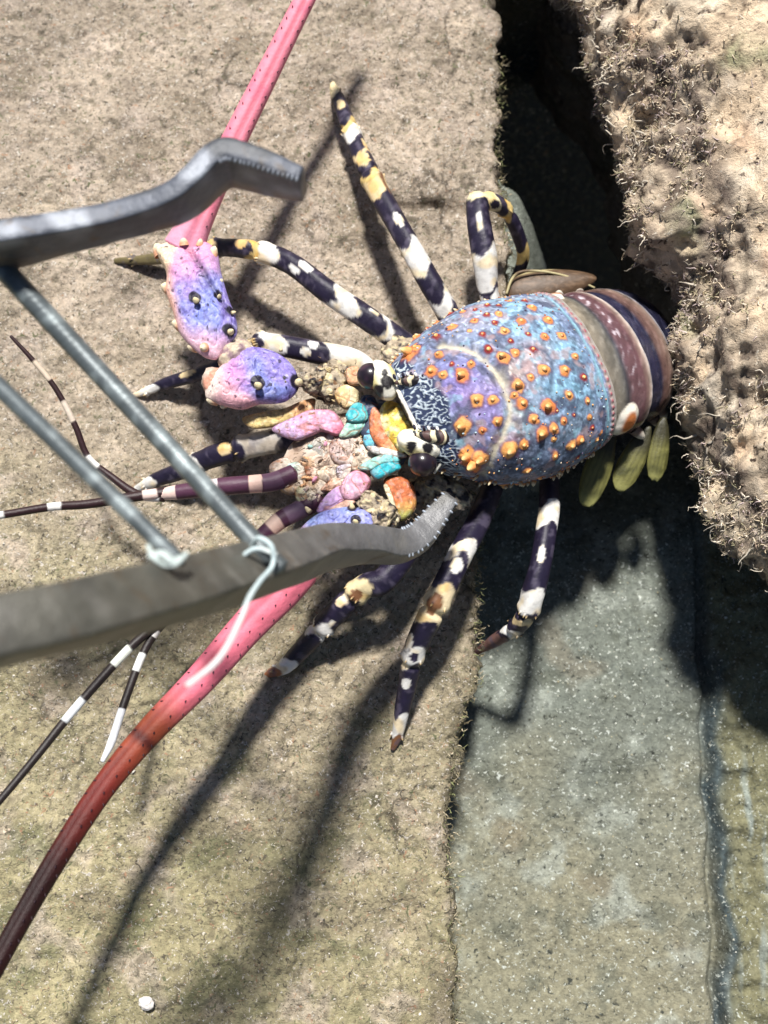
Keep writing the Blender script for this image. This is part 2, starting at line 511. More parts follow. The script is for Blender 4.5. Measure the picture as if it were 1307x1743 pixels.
# ------------------------------------------------------------------ boulder on the right
def make_boulder():
    zb = 3.0
    pts = [(560, -760), (700, -520), (800, -300), (880, -150), (968, -40), (1000, 40), (1015, 130), (1042, 190), (1060, 260), (1080, 330), (1092, 400), (1135, 450),
           (1158, 520), (1150, 600), (1168, 680), (1184, 760), (1198, 830), (1222, 890), (1262, 935), (1315, 985), (1420, 1040), (1600, 1070)]
    E, s = resample([at(x, y, zb) for x, y in pts], 470)
    mid = np.stack([np.interp(s, [0, .35, .7, 1], [18, 40, 44, 30]), np.interp(s, [0, .35, .7, 1], [40, 22, 8, 14])], -1)
    inw = unit(mid - E[:, :2])
    prof = np.array([(30, 8.3), (20, 8.6), (13, 8.4), (9, 8.0), (6.5, 7.6), (4.6, 7.0), (3.2, 6.3), (2.0, 5.6), (1.1, 4.8), (.4, 3.9), (0, 3.0), (.15, 2.0), (.7, .9), (1.5, -.3), (2.4, -2), (3.2, -5), (3.6, -12)])
    Q, _ = resample(np.c_[prof, np.zeros(len(prof))], 300)
    V = np.zeros((len(E), len(Q), 3))
    V[..., 0] = E[:, None, 0] + inw[:, None, 0] * Q[None, :, 0]
    V[..., 1] = E[:, None, 1] + inw[:, None, 1] * Q[None, :, 0]
    tall = 1 + .7 * smooth(.40, .22, s)[:, None]          # bridging end, mostly out of view, raised to shade the gap
    V[..., 2] = zb + np.where(Q[None, :, 1] > zb, (Q[None, :, 1] - zb) * tall, Q[None, :, 1] - zb)
    du = np.gradient(V, axis=0)
    dv = np.gradient(V, axis=1)
    N = unit(np.cross(du, dv))
    if N[200, 20, 2] < 0:
        N = -N
    p = V
    crust = smooth(1.0, -1.0, Q[None, :, 0] - (3.3 + 1.8 * fbm(V * .25 + 31, 2)))
    d = .7 * fbm(p * .22 + 1, 3) + .30 * fbm(p * .75 + 8, 3) * (.5 + crust) + (.20 * np.abs(noise(p * 1.5 + 3)) + .22 * fbm(p * 1.9 + 50, 5)) * (.10 + crust) + .07 * noise(p * 9)
    V = V + N * d[..., None]
    Vf = V.reshape(-1, 3)
    cr = crust.reshape(-1)
    c = np.tile(np.array([.82, .64, .45]), (len(Vf), 1))
    c = mixc(c, (.82, .70, .54), .7 * smooth(0, .5, fbm(Vf * .45 + 4, 4)))
    c = mixc(c, (.66, .42, .28), .5 * smooth(.2, .6, fbm(Vf * .3 + 14, 4)))
    c = mixc(c, (.26, .30, .16), .75 * smooth(.25, .6, fbm(Vf * .28 + 44, 3)))
    band = cr * smooth(-.35, .2, fbm(Vf * .4 + 24, 3) + .5 * cr - .25)
    c = mixc(c, (.50, .41, .31), .85 * band)
    run = np.stack([np.broadcast_to(np.linspace(0, 9, len(E))[:, None], V.shape[:2]), np.broadcast_to(Q[None, :, 0] * 1.15, V.shape[:2]), np.broadcast_to(Q[None, :, 1] * .8, V.shape[:2])], -1).reshape(-1, 3)
    c = mixc(c, (.20, .155, .13), .75 * band * smooth(.05, .4, fbm(run + 3, 4)))
    c = mixc(c, (.80, .70, .56), .7 * band * smooth(.15, .45, fbm(run + 23, 4)))
    c = mixc(c, (.10, .075, .065), .8 * smooth(.12, .45, fbm(Vf * 1.3 + 34, 4)) * (.15 + .85 * band))
    c = mixc(c, (.13, .11, .10), .85 * smooth(2.6, .8, Vf[:, 2] + .9 * noise(Vf * .7)))      # dark turf, with shade painted in on the underside
    fis = smooth(.05, .01, np.abs(noise(Vf * .3 + 7 + .15 * fbm(Vf * 1.4, 3)[:, None]))) * (1 - .5 * band)
    c = mixc(c, (.16, .11, .08), .7 * fis)
    P = Parts()
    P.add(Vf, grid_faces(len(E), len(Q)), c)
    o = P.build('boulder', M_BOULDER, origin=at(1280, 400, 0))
    tag(o, 'big pale boulder crusted with tangled algae, overhanging the dark gap', 'boulder')
    return V, N, crust, Q

BV, BN, BCR, BQ = make_boulder()

# ------------------------------------------------------------------ stuff: turf and grains
def make_turf():
    P = Parts()
    # on the boulder: a mat of bent filaments, densest along the broken brow
    flat = BV.reshape(-1, 3)
    pxy = to_px(flat)
    ok = (pxy[:, 0] > 880) & (pxy[:, 0] < 1400) & (pxy[:, 1] > -120) & (pxy[:, 1] < 1100) & (flat[:, 2] > .5)
    brow = smooth(6.5, .5, np.broadcast_to(BQ[None, :, 0], BV.shape[:2]).reshape(-1))
    wgt = ok * (.015 + BCR.reshape(-1) ** 1.5 * (.12 + brow) * smooth(-.25, .35, fbm(flat * .5 + 90, 3)))
    idx = RNG.choice(len(flat), 6500, p=wgt / wgt.sum())
    pal = np.array([(.66, .54, .38), (.74, .62, .46), (.34, .26, .20), (.52, .42, .40), (.84, .75, .62), (.42, .38, .24)])
    cols = pal[RNG.integers(0, len(pal), len(idx))] * RNG.uniform(.7, 1.2, (len(idx), 1))
    P.add(*curls(flat[idx], BN.reshape(-1, 3)[idx] * .7, .36, .026, cols, .12, 6))
    # longer threads hanging into the gap
    rim = np.abs(flat[:, 2] - 3) < 1.2
    idx = RNG.choice(len(flat), 130, p=(ok & rim) / (ok & rim).sum())
    cols = np.array([(.62, .55, .45)]) * RNG.uniform(.5, 1.2, (len(idx), 1))
    P.add(*curls(flat[idx], unit(BN.reshape(-1, 3)[idx] + [-.6, -.1, .3]), 1.0, .045, cols, .05, 8))
    tag(P.build('boulder_turf', M_TURF), kind='stuff')
    # on the ledge
    P = Parts()
    k = 16000
    x = RNG.uniform(-18, 6, k)
    y = RNG.uniform(-23, 22, k)
    dens = smooth(-.25, .5, fbm(np.stack([x, y, 0 * x], -1) * .45 + 70, 3)) * .8 + .12
    keep = (RNG.random(k) < dens) & (x < edge_x(y) - .1)
    x, y = x[keep], y[keep]
    pts = np.stack([x, y, ledge_height(x, y) - .02], -1)
    pal = np.array([(.14, .12, .07), (.24, .20, .12), (.10, .09, .06), (.42, .36, .25), (.18, .19, .09)])
    cols = pal[RNG.integers(0, len(pal), len(x))] * RNG.uniform(.7, 1.2, (len(x), 1))
    P.add(*curls(pts, np.tile([0, 0, .3], (len(x), 1)), .20, .015, cols, .2))
    # fringe on the rim
    k = 1500
    y = RNG.uniform(-22, 21, k)
    x = edge_x(y) + RNG.normal(0, .16, k)
    pts = np.stack([x, y, np.full(k, -.15) + RNG.normal(0, .25, k)], -1)
    cols = pal[RNG.integers(0, len(pal), k)] * RNG.uniform(.8, 1.8, (k, 1))
    P.add(*curls(pts, np.tile([.6, 0, .3], (k, 1)), .38, .022, cols, .05))
    tag(P.build('ledge_turf', M_TURF), kind='stuff')

make_turf()

def make_grains():
    P = Parts()
    k = 15000
    x = RNG.uniform(-18, 6, k)
    y = RNG.uniform(-23, 22, k)
    keep = x < edge_x(y) - .2
    x, y = x[keep], y[keep]
    pts = np.stack([x, y, ledge_height(x, y)], -1)
    pal = np.array([(.62, .52, .40), (.50, .40, .30), (.16, .13, .09), (.70, .66, .58), (.36, .28, .18)])
    cols = pal[RNG.integers(0, len(pal), len(x))]
    P.add(*grains(pts, .024, cols))
    b = RNG.choice(len(pts), 240)
    P.add(*grains(pts[b], .055, cols[b]))
    k = 7000
    x = RNG.uniform(2, 20, k)
    y = RNG.uniform(-26, 10, k)
    h, ds = seabed_height(x, y)
    pts = np.stack([x, y, h], -1)
    pal = np.array([(.66, .68, .60), (.50, .50, .42), (.12, .12, .09), (.78, .78, .70), (.40, .36, .24)])
    cols = pal[RNG.choice(len(pal), k, p=[.2, .25, .25, .12, .18])]
    P.add(*grains(pts, .028, cols))
    tag(P.build('sand_grains', M_GRAIN), kind='stuff')

make_grains()

# ------------------------------------------------------------------ the lobster: body mesh
BASE = at(880, 660, 0)
BODY = Parts()
BLK, WHT, CRM = (.016, .012, .032), (.80, .78, .74), (.72, .56, .32)
ORG, DRED, PURP, LBLU = (.80, .24, .06), (.30, .035, .03), (.20, .16, .45), (.22, .42, .60)

SIDE = unit(np.array([.42, -.91, 0]))                 # across the back, towards the lobster's left
ST = [  # u, px, py, z, half width cm, height up, height down
    (0.00, 694, 712, 4.75, 1.75, .95, 1.3), (0.06, 708, 709, 4.75, 2.2, 1.25, 1.6), (0.14, 735, 703, 4.65, 2.6, 1.7, 2.0), (0.30, 790, 690, 4.4, 3.22, 2.25, 2.3),
    (0.50, 845, 672, 4.0, 3.62, 2.45, 2.5), (0.75, 910, 651, 3.45, 3.55, 2.45, 2.4), (1.00, 966, 631, 2.8, 3.28, 2.15, 2.1)]
ST = np.array(ST)
NU, NV = 300, 340
uu = np.linspace(0, 1, NU)

def cr1(xs, ys, x):
    m = np.gradient(ys, xs)
    k = np.clip(np.searchsorted(xs, x, side='right') - 1, 0, len(xs) - 2)
    h = xs[k + 1] - xs[k]
    t = (x - xs[k]) / h
    return ((2 * t ** 3 - 3 * t ** 2 + 1) * ys[k] + (t ** 3 - 2 * t ** 2 + t) * h * m[k] + (-2 * t ** 3 + 3 * t ** 2) * ys[k + 1] + (t ** 3 - t ** 2) * h * m[k + 1])

CEN_K = np.array([at(a[1], a[2], a[3]) for a in ST])
CEN = np.stack([cr1(ST[:, 0], CEN_K[:, i], uu) for i in range(3)], -1)
HW, HU, HD = (cr1(ST[:, 0], ST[:, i], uu) for i in (4, 5, 6))
TAN = unit(np.gradient(CEN, axis=0))
UPN = unit(np.cross(np.tile(SIDE, (NU, 1)), TAN))
if UPN[0, 2] < 0: UPN = -UPN
vv = np.linspace(-1, 1, NV)
ang = vv * math.radians(128)
sa, ca = np.sin(ang), np.cos(ang)
hgt = np.where(ca >= 0, 1.0, 0.0)
car = CEN[:, None] + (HW[:, None] * np.sign(sa) * np.abs(sa) ** .92)[..., None] * SIDE + (np.where(ca >= 0, HU[:, None] * np.abs(ca) ** .92, -HD[:, None] * np.abs(ca)))[..., None] * UPN[:, None]
CN = unit(np.cross(np.gradient(car, axis=0), np.gradient(car, axis=1)))
if CN[NU // 2, NV // 2, 2] < 0: CN = -CN
CPX = to_px(car.reshape(-1, 3)).reshape(NU, NV, 2)
FACING = ((CP - car) * CN).sum(-1) > 0

def on_back(px, py):
    d = ((CPX - np.array([px, py])) ** 2).sum(-1) + (~FACING) * 1e6
    return np.unravel_index(np.argmin(d), d.shape)

def zr1(X, Y):                 # layout notes were taken from an enlarged study of the back
    return 550 + X / 2.0108, 430 + Y / 2.0108

def near(p, pts):
    d = np.full(p.shape[:2], 1e9)
    for q in pts:
        d = np.minimum(d, ((p - q) ** 2).sum(-1))
    return np.sqrt(d)

def make_carapace():
    p = car
    disp = .05 * fbm(p * 1.0, 2) + .012 * noise(p * 4)
    base = np.zeros(p.shape) + np.array([.17, .22, .36])
    base = mixc(base, (.27, .30, .40), smooth(-.3, .4, fbm(p * .9 + 3, 3)))
    zones = [((430, 470), .8, (.22, .17, .50), .85), ((500, 420), .7, (.30, .22, .58), .7), ((540, 520), .75, (.42, .27, .56), .75), ((460, 380), .8, (.24, .24, .52), .6),
             ((600, 520), .6, (.20, .17, .46), .8), ((640, 215), 1.1, (.27, .47, .66), .85), ((730, 255), .8, (.26, .48, .68), .85), ((560, 290), .9, (.24, .36, .56), .6),
             ((690, 385), .8, (.48, .34, .33), .9), ((740, 360), .5, (.44, .30, .31), .8), ((640, 420), .5, (.60, .52, .42), .7), ((750, 470), .5, (.36, .30, .38), .6),
             ((660, 560), .6, (.40, .62, .62), .85), ((650, 600), .5, (.58, .44, .42), .8), ((660, 630), .5, (.60, .42, .40), .7), ((730, 540), .7, (.34, .46, .58), .6), ((800, 460), .9, (.22, .43, .62), .85),
             ((840, 350), .7, (.24, .48, .66), .9), ((880, 470), .8, (.22, .44, .60), .85), ((830, 620), 1.0, (.15, .23, .32), .75), ((740, 690), 1.1, (.10, .14, .22), .8),
             ((650, 720), .9, (.08, .11, .19), .85), ((870, 600), .6, (.14, .20, .28), .7), ((420, 260), .9, (.34, .36, .48), .7), ((540, 220), .8, (.42, .36, .44), .6),
             ((480, 640), .6, (.26, .40, .44), .8), ((400, 290), .5, (.12, .16, .30), .7), ((600, 560), .5, (.30, .24, .52), .7), ((560, 640), .7, (.20, .20, .44), .7)]
    c = base
    for (X, Y), r, colr, amt in zones:
        i, j = on_back(*zr1(X, Y))
        d = np.linalg.norm(p - p[i, j], axis=-1) + .35 * noise(p * 1.6 + X)
        c = mixc(c, colr, amt * np.exp(-(d / r) ** 2))
    # fine pale speckle and dark mottling of the shell
    c = mixc(c, c * 1.7 + .05, .75 * smooth(.12, .35, noise(p * 6.5)))
    c = mixc(c, c * .3, .6 * smooth(.15, .42, fbm(p * 3.6 + 50, 2)))
    c = mixc(c, (.32, .60, .74), .45 * smooth(.25, .5, fbm(p * 1.7 + 70, 4)))
    c = mixc(c, (.07, .08, .14), .75 * smooth(.2, .5, fbm(p * 1.2 + 120, 4)))
    c = mixc(c, (.56, .36, .34), .45 * smooth(.25, .5, fbm(p * 1.4 + 90, 3)))
    # cervical groove
    G = [on_back(*zr1(X, Y)) for X, Y in [(400, 318), (470, 322), (530, 352), (590, 410), (628, 480), (640, 550), (622, 620), (585, 690), (545, 770)]]
    g3 = np.array([p[i, j] for i, j in G])
    g3, _ = resample(g3, 170)
    dm = near(p, g3)
    gw = np.exp(-((dm + .06 * noise(p * 4)) / .11) ** 2) + .45 * np.exp(-((dm + .2 * noise(p * 2)) / .3) ** 2) * smooth(0, .4, noise(p * 3 + 60))
    gw = np.clip(gw, 0, 1)
    disp = disp - .12 * np.exp(-(dm / .22) ** 2) + .07 * np.exp(-((dm - .42) / .2) ** 2)
    c = mixc(c, (.66, .60, .46), .95 * gw * smooth(-1.0, -.4, noise(p * 2.2 + 4)))
    # outline of the cardiac region
    for path in ([(700, 318), (770, 345), (785, 400), (775, 480)], [(690, 320), (650, 330), (600, 320)]):
        h3, _ = resample(np.array([p[on_back(*zr1(X, Y))] for X, Y in path]), 80)
        dh = near(p, h3)
        c = mixc(c, (.07, .10, .17), .75 * np.exp(-(dh / .09) ** 2))
        disp = disp - .05 * np.exp(-(dh / .15) ** 2)
    # worm-like white lines on the two dark fields of the forehead
    for (X, Y), r in (((360, 530), .95), ((330, 470), .75), ((400, 590), .5), ((430, 700), .72), ((440, 760), .6), ((270, 385), .5)):
        i, j = on_back(*zr1(X, Y))
        d = np.linalg.norm(p - p[i, j], axis=-1)
        f = smooth(r, r * .7, d + .2 * noise(p * 3))
        q = p + .12 * np.stack([noise(p * 3 + 5), noise(p * 3 + 15), noise(p * 3 + 25)], -1)
        wv = np.abs(noise(q * np.array([4.2, 6.6, 4.2]) + 2))
        ln = smooth(.20, .06, wv)
        c = mixc(c, mixc((.025, .04, .10), (.62, .72, .80), ln), f)
        disp = disp + .02 * ln * f
    # white rim of the forehead
    k = np.broadcast_to(uu[:, None], (NU, NV))
    V2 = np.broadcast_to(vv[None, :], (NU, NV))
    c = mixc(c, (.82, .78, .68), smooth(.022, .012, k) * smooth(.5, .42, np.abs(V2)))
    # rear margin: pale-blue band, groove, beaded fringe
    c = mixc(c, (.30, .56, .68), .85 * np.exp(-((k - .925) / .016) ** 2))
    disp = disp - .07 * np.exp(-((k - .945) / .008) ** 2)
    bead = .5 + .5 * np.sin(V2 * 150)
    fr = smooth(.95, .958, k)
    c = mixc(c, mixc((.42, .33, .31), (.48, .12, .16), smooth(.55, .8, bead) * np.exp(-((k - .965) / .008) ** 2)), fr)
    c = mixc(c, (.40, .36, .33), smooth(.975, .985, k))
    disp = disp + .05 * fr * bead * smooth(.985, .97, k)
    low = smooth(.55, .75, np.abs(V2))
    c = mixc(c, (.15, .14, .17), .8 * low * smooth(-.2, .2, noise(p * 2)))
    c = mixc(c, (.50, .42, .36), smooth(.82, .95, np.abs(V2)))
    # swollen orange tubercles, then a spine on top of each
    spots = [(300, 272, 1.3), (390, 292, .9), (443, 255, 1.1), (517, 236, 1.1), (478, 203, 1), (560, 215, .9), (600, 213, .9), (545, 278, 1), (620, 268, 1), (716, 190, 1), (677, 236, .8),
             (768, 232, .9), (757, 288, 1.2), (815, 284, 1), (862, 358, 1), (825, 402, 1.2), (890, 427, .9), (718, 332, 1), (658, 345, .9), (612, 357, 1.6), (565, 332, 1), (755, 400, 1.2), (710, 427, 1), (668, 455, 1.5),
             (681, 517, 1.1), (768, 525, 1.2), (840, 488, 1.1), (903, 510, 1), (912, 563, .8), (718, 570, 1), (748, 618, 1.2), (787, 603, 1), (822, 573, .8), (640, 670, 1.5), (686, 658, 1.1), (793, 695, 1.2),
             (850, 660, 1.1), (880, 640, 1), (700, 745, 1), (742, 768, 1), (815, 750, .9), (905, 710, .7), (922, 600, .8), (620, 797, 1.3), (663, 803, .8), (525, 505, 1.3), (580, 505, .9), (547, 608, .9), (478, 592, 1.7),
             (477, 418, 1.2), (370, 405, 1.5), (397, 350, 1.1), (300, 345, 1.9), (320, 330, 1.4), (508, 383, .9), (595, 577, .8), (655, 487, .7), (515, 715, 1.9), (495, 690, 1.4), (540, 700, 1.3), (430, 205, .9), (640, 165, .9), (600, 180, .8), (560, 180, .8),
             (690, 165, .8), (520, 195, .8), (340, 240, .9), (380, 225, 1), (870, 700, .6), (840, 730, .7), (780, 770, .7), (935, 640, .6), (950, 615, .6), (860, 555, .6), (800, 540, .6), (585, 240, .6), (500, 270, .6), (640, 300, .6), (700, 280, .6), (790, 640, .6), (410, 420, .8), (440, 380, .7)]
    spines = []
    for X, Y, sz in spots:
        i, j = on_back(*zr1(X, Y))
        sz = sz * random.uniform(.72, 1.22)
        spines.append((i, j, sz))
        r = .135 * sz
        i0, i1, j0, j1 = max(0, i - 24), min(NU, i + 24), max(0, j - 24), min(NV, j + 24)
        sl = (slice(i0, i1), slice(j0, j1))
        d = np.linalg.norm(p[sl] - p[i, j], axis=-1) * (1 + .4 * noise(p[sl] * 3.5 + i)) + .03 * noise(p[sl] * 9)
        c[sl] = mixc(c[sl], (.16, .05, .10), .8 * smooth(r * 2.1, r * 1.2, d))
        hue = random.random()
        oc = mixc((.82, .24, .07), (.86, .42, .13), hue)
        if sz < .95 and hue < .4: oc = np.array(DRED)
        c[sl] = mixc(c[sl], oc, smooth(r * 1.55, r * 1.05, d))
        disp[sl] = disp[sl] + .085 * sz * np.exp(-(d / (r * 1.15)) ** 2)
    # granules towards the flanks
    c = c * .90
    P2 = p + CN * disp[..., None]
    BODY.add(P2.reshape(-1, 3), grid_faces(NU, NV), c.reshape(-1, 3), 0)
    jr = np.arange(int(NV * .30), int(NV * .71), 3)
    V, F, s_, ph_ = tube(P2[3, jr] + CN[3, jr] * .05, np.interp(np.linspace(0, 1, len(jr)), [0, .2, .8, 1], [.03, .075, .075, .03]), 90, 12)
    BODY.add(V + .025 * noise(V * 5)[:, None], F, (.84, .80, .70), 1)
    # front closing wall
    i0 = np.arange(NV)
    ctr = CEN[0] + TAN[0] * -.1
    BODY.add(np.concatenate([P2[0], [ctr]]), [np.stack([np.full(NV - 1, NV), i0[:-1], i0[1:]], 1)], (.10, .09, .10), 0)
    fwd = -unit(TAN)
    for i, j, sz in spines:
        b = P2[i, j] - CN[i, j] * .04
        d = CN[i, j] * .7 + fwd[i] * .75
        big = sz > 1.35
        V, F, t = cone(b, d, .095 * sz, (.19 if big else .10) * sz, 10, 8)
        tip = mixc(np.tile((.88, .36, .11), (len(t), 1)), (.92, .64, .28), smooth(.45, 1, t))
        if sz <= .9 and random.random() < .5:
            tip = mixc(np.tile((.62, .12, .05), (len(t), 1)), (.85, .55, .25), smooth(.5, 1, t))
        BODY.add(V, F, tip, 0)
    for k_ in range(420):                     # fine granules between the big bumps
        i = int(NU * random.uniform(.10, .92))
        j = int(NV * (.5 + random.choice((-1, 1)) * .42 * random.random() ** .7))
        r_ = random.uniform(.022, .05)
        V, F, t = cone(P2[i, j] - CN[i, j] * .02, CN[i, j] * .8 + fwd[i] * .5, r_, r_ * 1.9, 6, 4)
        BODY.add(V, F, random.choice([(.66, .55, .42), (.55, .20, .10), (.50, .66, .72), (.10, .08, .14), (.78, .42, .16)]), 0)
    # pale little spines along both flanks
    for sgn in (-1, 1):
        for k_ in range(34):
            i = int(NU * random.uniform(.04, .95))
            j = int(NV * (.5 + sgn * random.uniform(.33, .41)))
            V, F, t = cone(P2[i, j], CN[i, j] + fwd[i] * .6, .075, random.uniform(.12, .24), 7, 5)
            BODY.add(V, F, mixc(np.tile((.50, .22, .08), (len(t), 1)), (.82, .70, .45), smooth(.2, .8, t)), 0)
    return P2

CAR = make_carapace()

def make_abdomen():
    K = [(0, 962, 632, 2.75, 3.12, 2.05), (.14, 990, 626, 2.55, 3.05, 2.0), (.3, 1022, 616, 2.0, 2.95, 1.95), (.46, 1050, 606, 1.1, 2.85, 1.9), (.6, 1069, 600, -.1, 2.75, 1.85), (.76, 1076, 598, -1.6, 2.6, 1.8), (1, 1074, 596, -4.2, 2.1, 1.5)]
    K = np.array(K)
    n, m = 220, 150
    u = np.linspace(0, 1, n)
    kc = np.array([at(a[1], a[2], a[3]) for a in K])
    C = np.stack([cr1(K[:, 0], kc[:, i], u) for i in range(3)], -1)
    hw, hu = cr1(K[:, 0], K[:, 4], u), cr1(K[:, 0], K[:, 5], u)
    T = unit(np.gradient(C, axis=0))
    sd = np.tile(SIDE, (n, 1))
    sd = unit(sd - T * (sd * T).sum(-1, keepdims=True))
    up = unit(np.cross(sd, T))
    if up[0, 2] < 0: up = -up
    v = np.linspace(-1, 1, m)
    a = v * math.radians(115)
    V = C[:, None] + (hw[:, None] * np.sin(a))[..., None] * sd[:, None] + (hu[:, None] * np.where(np.cos(a) > 0, np.cos(a), np.cos(a) * .6))[..., None] * up[:, None]
    Nn = unit(np.cross(np.gradient(V, axis=0), np.gradient(V, axis=1)))
    if Nn[20, m // 2, 2] < 0: Nn = -Nn
    uv = u[:, None] * np.ones((1, m)) + .006 * noise(V * 2)
    vb = v[None, :] * np.ones((n, 1))
    ub = uv + .035 * (np.abs(vb) ** 2)
    seg = [.30, .50, .68, .86]
    disp = .02 * fbm(V * 2, 3)
    for s0 in seg:                 # each ring overlaps the next like a plate
        disp = disp + .13 * smooth(s0 - .17, s0 - .01, ub) * smooth(s0 + .004, s0 - .004, ub)
    stops = [(0, (.25, .215, .175)), (.09, (.24, .205, .155)), (.145, (.15, .14, .12)), (.165, (.05, .05, .06)), (.185, (.115, .060, .070)), (.25, (.135, .065, .075)), (.272, (.24, .16, .14)), (.288, (.58, .48, .42)), (.302, (.30, .36, .48)), (.31, (.018, .020, .05)), (.36, (.030, .028, .06)),
             (.385, (.02, .022, .05)), (.405, (.13, .075, .07)), (.44, (.20, .12, .10)), (.475, (.30, .22, .18)), (.497, (.34, .36, .44)), (.51, (.015, .016, .035)), (.62, (.03, .03, .07)), (.66, (.22, .14, .12)), (.68, (.4, .4, .45)), (.70, (.02, .02, .05)), (1, (.03, .03, .05))]
    sx = [q[0] for q in stops]
    c = np.stack([np.interp(ub, sx, [q[1][i] for q in stops]) for i in range(3)], -1)
    # chalky scratches on the second plate
    c = mixc(c, (.68, .60, .66), .75 * smooth(.15, .4, noise(V * np.array([5, 3, 5]) + 3)) * np.exp(-((ub - .205) / .022) ** 2) * smooth(.6, .25, np.abs(vb + .15)))
    c = mixc(c, c * .5, .6 * smooth(0, .5, fbm(V * np.array([2.5, 1.2, 2.5]) + 9, 3)))
    c = mixc(c, c * 1.5 + .04, .5 * smooth(.15, .5, fbm(V * np.array([4, 1.5, 4]) + 19, 3)))
    # side lobes, orange with a white edge
    for cu, cv, ru, rv in ((.175, .60, .05, .17), (.075, -.60, .05, .12)):
        d = np.sqrt(((ub - cu) / ru) ** 2 + ((vb - cv) / rv) ** 2)
        c = mixc(c, mixc((.82, .76, .66), (.62, .20, .06), smooth(.75, .45, d) * (.5 + .5 * np.sign(vb * np.sign(cv) - abs(cv) + .1))), smooth(1.05, .95, d))
        disp = disp + .14 * smooth(1.1, .5, d)
    V = V + Nn * disp[..., None]
    BODY.add(V.reshape(-1, 3), grid_faces(n, m), c.reshape(-1, 3), 2)
    # white-tipped points at the edge of each plate
    for s0, side_ in ((.30, 1), (.50, 1), (.68, 1), (.30, -1), (.50, -1)):
        i = int(n * (s0 - .03))
        j = int(m * (.5 + side_ * .40))
        Vc, F, t = cone(V[i, j] - Nn[i, j] * .1, SIDE * side_ * .8 + T[i] * .6 + [0, 0, -.3], .26, .75, 10, 7)
        BODY.add(Vc, F, mixc(np.tile((.16, .11, .10), (len(t), 1)), (.78, .72, .62), smooth(.35, .6, t)), 1)

make_abdomen()

# belly so that the shell is not hollow from the side
V, F, L = blob(at(860, 672, 2.6), 3.6, 2.6, 1.7, -16, 30, 40)
BODY.add(V, F, mixc((.28, .24, .20), (.10, .08, .08), smooth(-.3, .4, fbm(V * .9, 3))), 1)

# ------------------------------------------------------------------ legs (part of the body mesh)
def leg(pts, R, bands, spots=(), n=230, m=30, start=BLK, joints=()):
    P = np.array([at(x, y, z) for x, y, z in pts])
    def shape(s, ph):
        r = 1 / (np.abs(np.cos(ph + .5)) ** 2.7 + np.abs(np.sin(ph + .5)) ** 2.7) ** (1 / 2.7)
        for j in joints:
            r = r * (1 - .24 * np.exp(-((s - j) / .010) ** 2) + .13 * np.exp(-((s - j + .028) / .018) ** 2))
        return r
    V, F, s, ph = tube(P, R, n, m, pinch=shape)
    V = V + .018 * fbm(V * 2.5, 3)[:, None] * unit(RNG.normal(size=3))
    sn = s + .012 * noise(V * 4) + .018 * np.cos(ph * 2 + 1)
    c = np.tile(np.array(start, float), (len(V), 1))
    for s0, s1, cc in bands:
        c = mixc(c, cc, smooth(s0 - .004, s0 + .004, sn) * smooth(s1 + .004, s1 - .004, sn))
    for s0, p0, rs, rp, cc in spots:
        d = np.sqrt(((s - s0) / rs) ** 2 + ((ph - p0) / rp) ** 2) + .25 * noise(V * 5)
        c = mixc(c, cc, smooth(1.08, .92, d))
    pale = smooth(.4, .6, c[:, 0])
    c = mixc(c, c * np.array([1, .82, .52]), .8 * pale * smooth(.0, .4, noise(V * 1.8 + 11)))
    c = mixc(c, c * .55, .45 * smooth(.1, .5, fbm(V * 3 + 2, 3)))
    c = mixc(c, (.10, .085, .13), .55 * (1 - pale) * smooth(.15, .5, fbm(V * np.array([2.4, 2.4, 2.4]) + 52, 3)))
    BODY.add(V, F, c, 1)
    for j in list(joints) + [.97]:            # short prickles round each joint
        for q in range(5):
            i = int(np.clip(j - .03, 0, 1) * (n - 1)) * m + RNG.integers(0, m)
            ctr = V[(i // m) * m:(i // m + 1) * m].mean(0)
            t_ = unit(V[min(i + 2 * m, n * m - 1)] - V[i])
            Vc, Fc, t = cone(V[i] - (V[i] - ctr) * .1, unit(V[i] - ctr) * .6 + t_, .06, .2, 6, 5)
            BODY.add(Vc, Fc, mixc(np.tile(c[i], (len(t), 1)), (.70, .50, .24), smooth(.3, .8, t)), 1)
    return P

YEL, BRN = (.74, .55, .22), (.20, .09, .04)
OLV = (.16, .13, .06)
# far-side legs (top of the picture)
leg([(640, 640, 3.0), (600, 612, 3.3), (540, 600, 3.5), (478, 588, 3.6), (438, 586, 3.3), (415, 606, 2.7), (345, 634, 1.4), (285, 652, .7), (226, 674, .15)],
    [.40, .42, .44, .42, .40, .34, .30, .26, .10],
    [(.0, .19, WHT), (.33, .40, WHT), (.43, .445, CRM), (.90, 1.1, WHT)], [(.235, .35, .018, .42, WHT), (.255, -.5, .018, .34, WHT), (.47, .3, .018, .6, CRM), (.75, .1, .035, .5, CRM)], joints=(.44, .60))
leg([(715, 600, 2.8), (672, 574, 3.1), (630, 545, 3.4), (560, 498, 3.6), (500, 452, 3.4), (455, 432, 3.0), (400, 422, 2.3), (340, 424, 1.5), (270, 440, .7), (196, 444, .15)],
    [.42, .47, .46, .44, .42, .42, .37, .33, .26, .12],
    [(.10, .125, WHT), (.205, .27, WHT), (.46, .52, WHT), (.52, .55, YEL), (.67, .70, CRM), (.80, 1.1, OLV)],
    [(.16, .5, .014, .3, WHT), (.365, .3, .022, .45, WHT), (.385, -.55, .022, .3, WHT), (.575, .1, .020, .6, CRM), (.555, .9, .02, .4, YEL)], joints=(.54, .70))
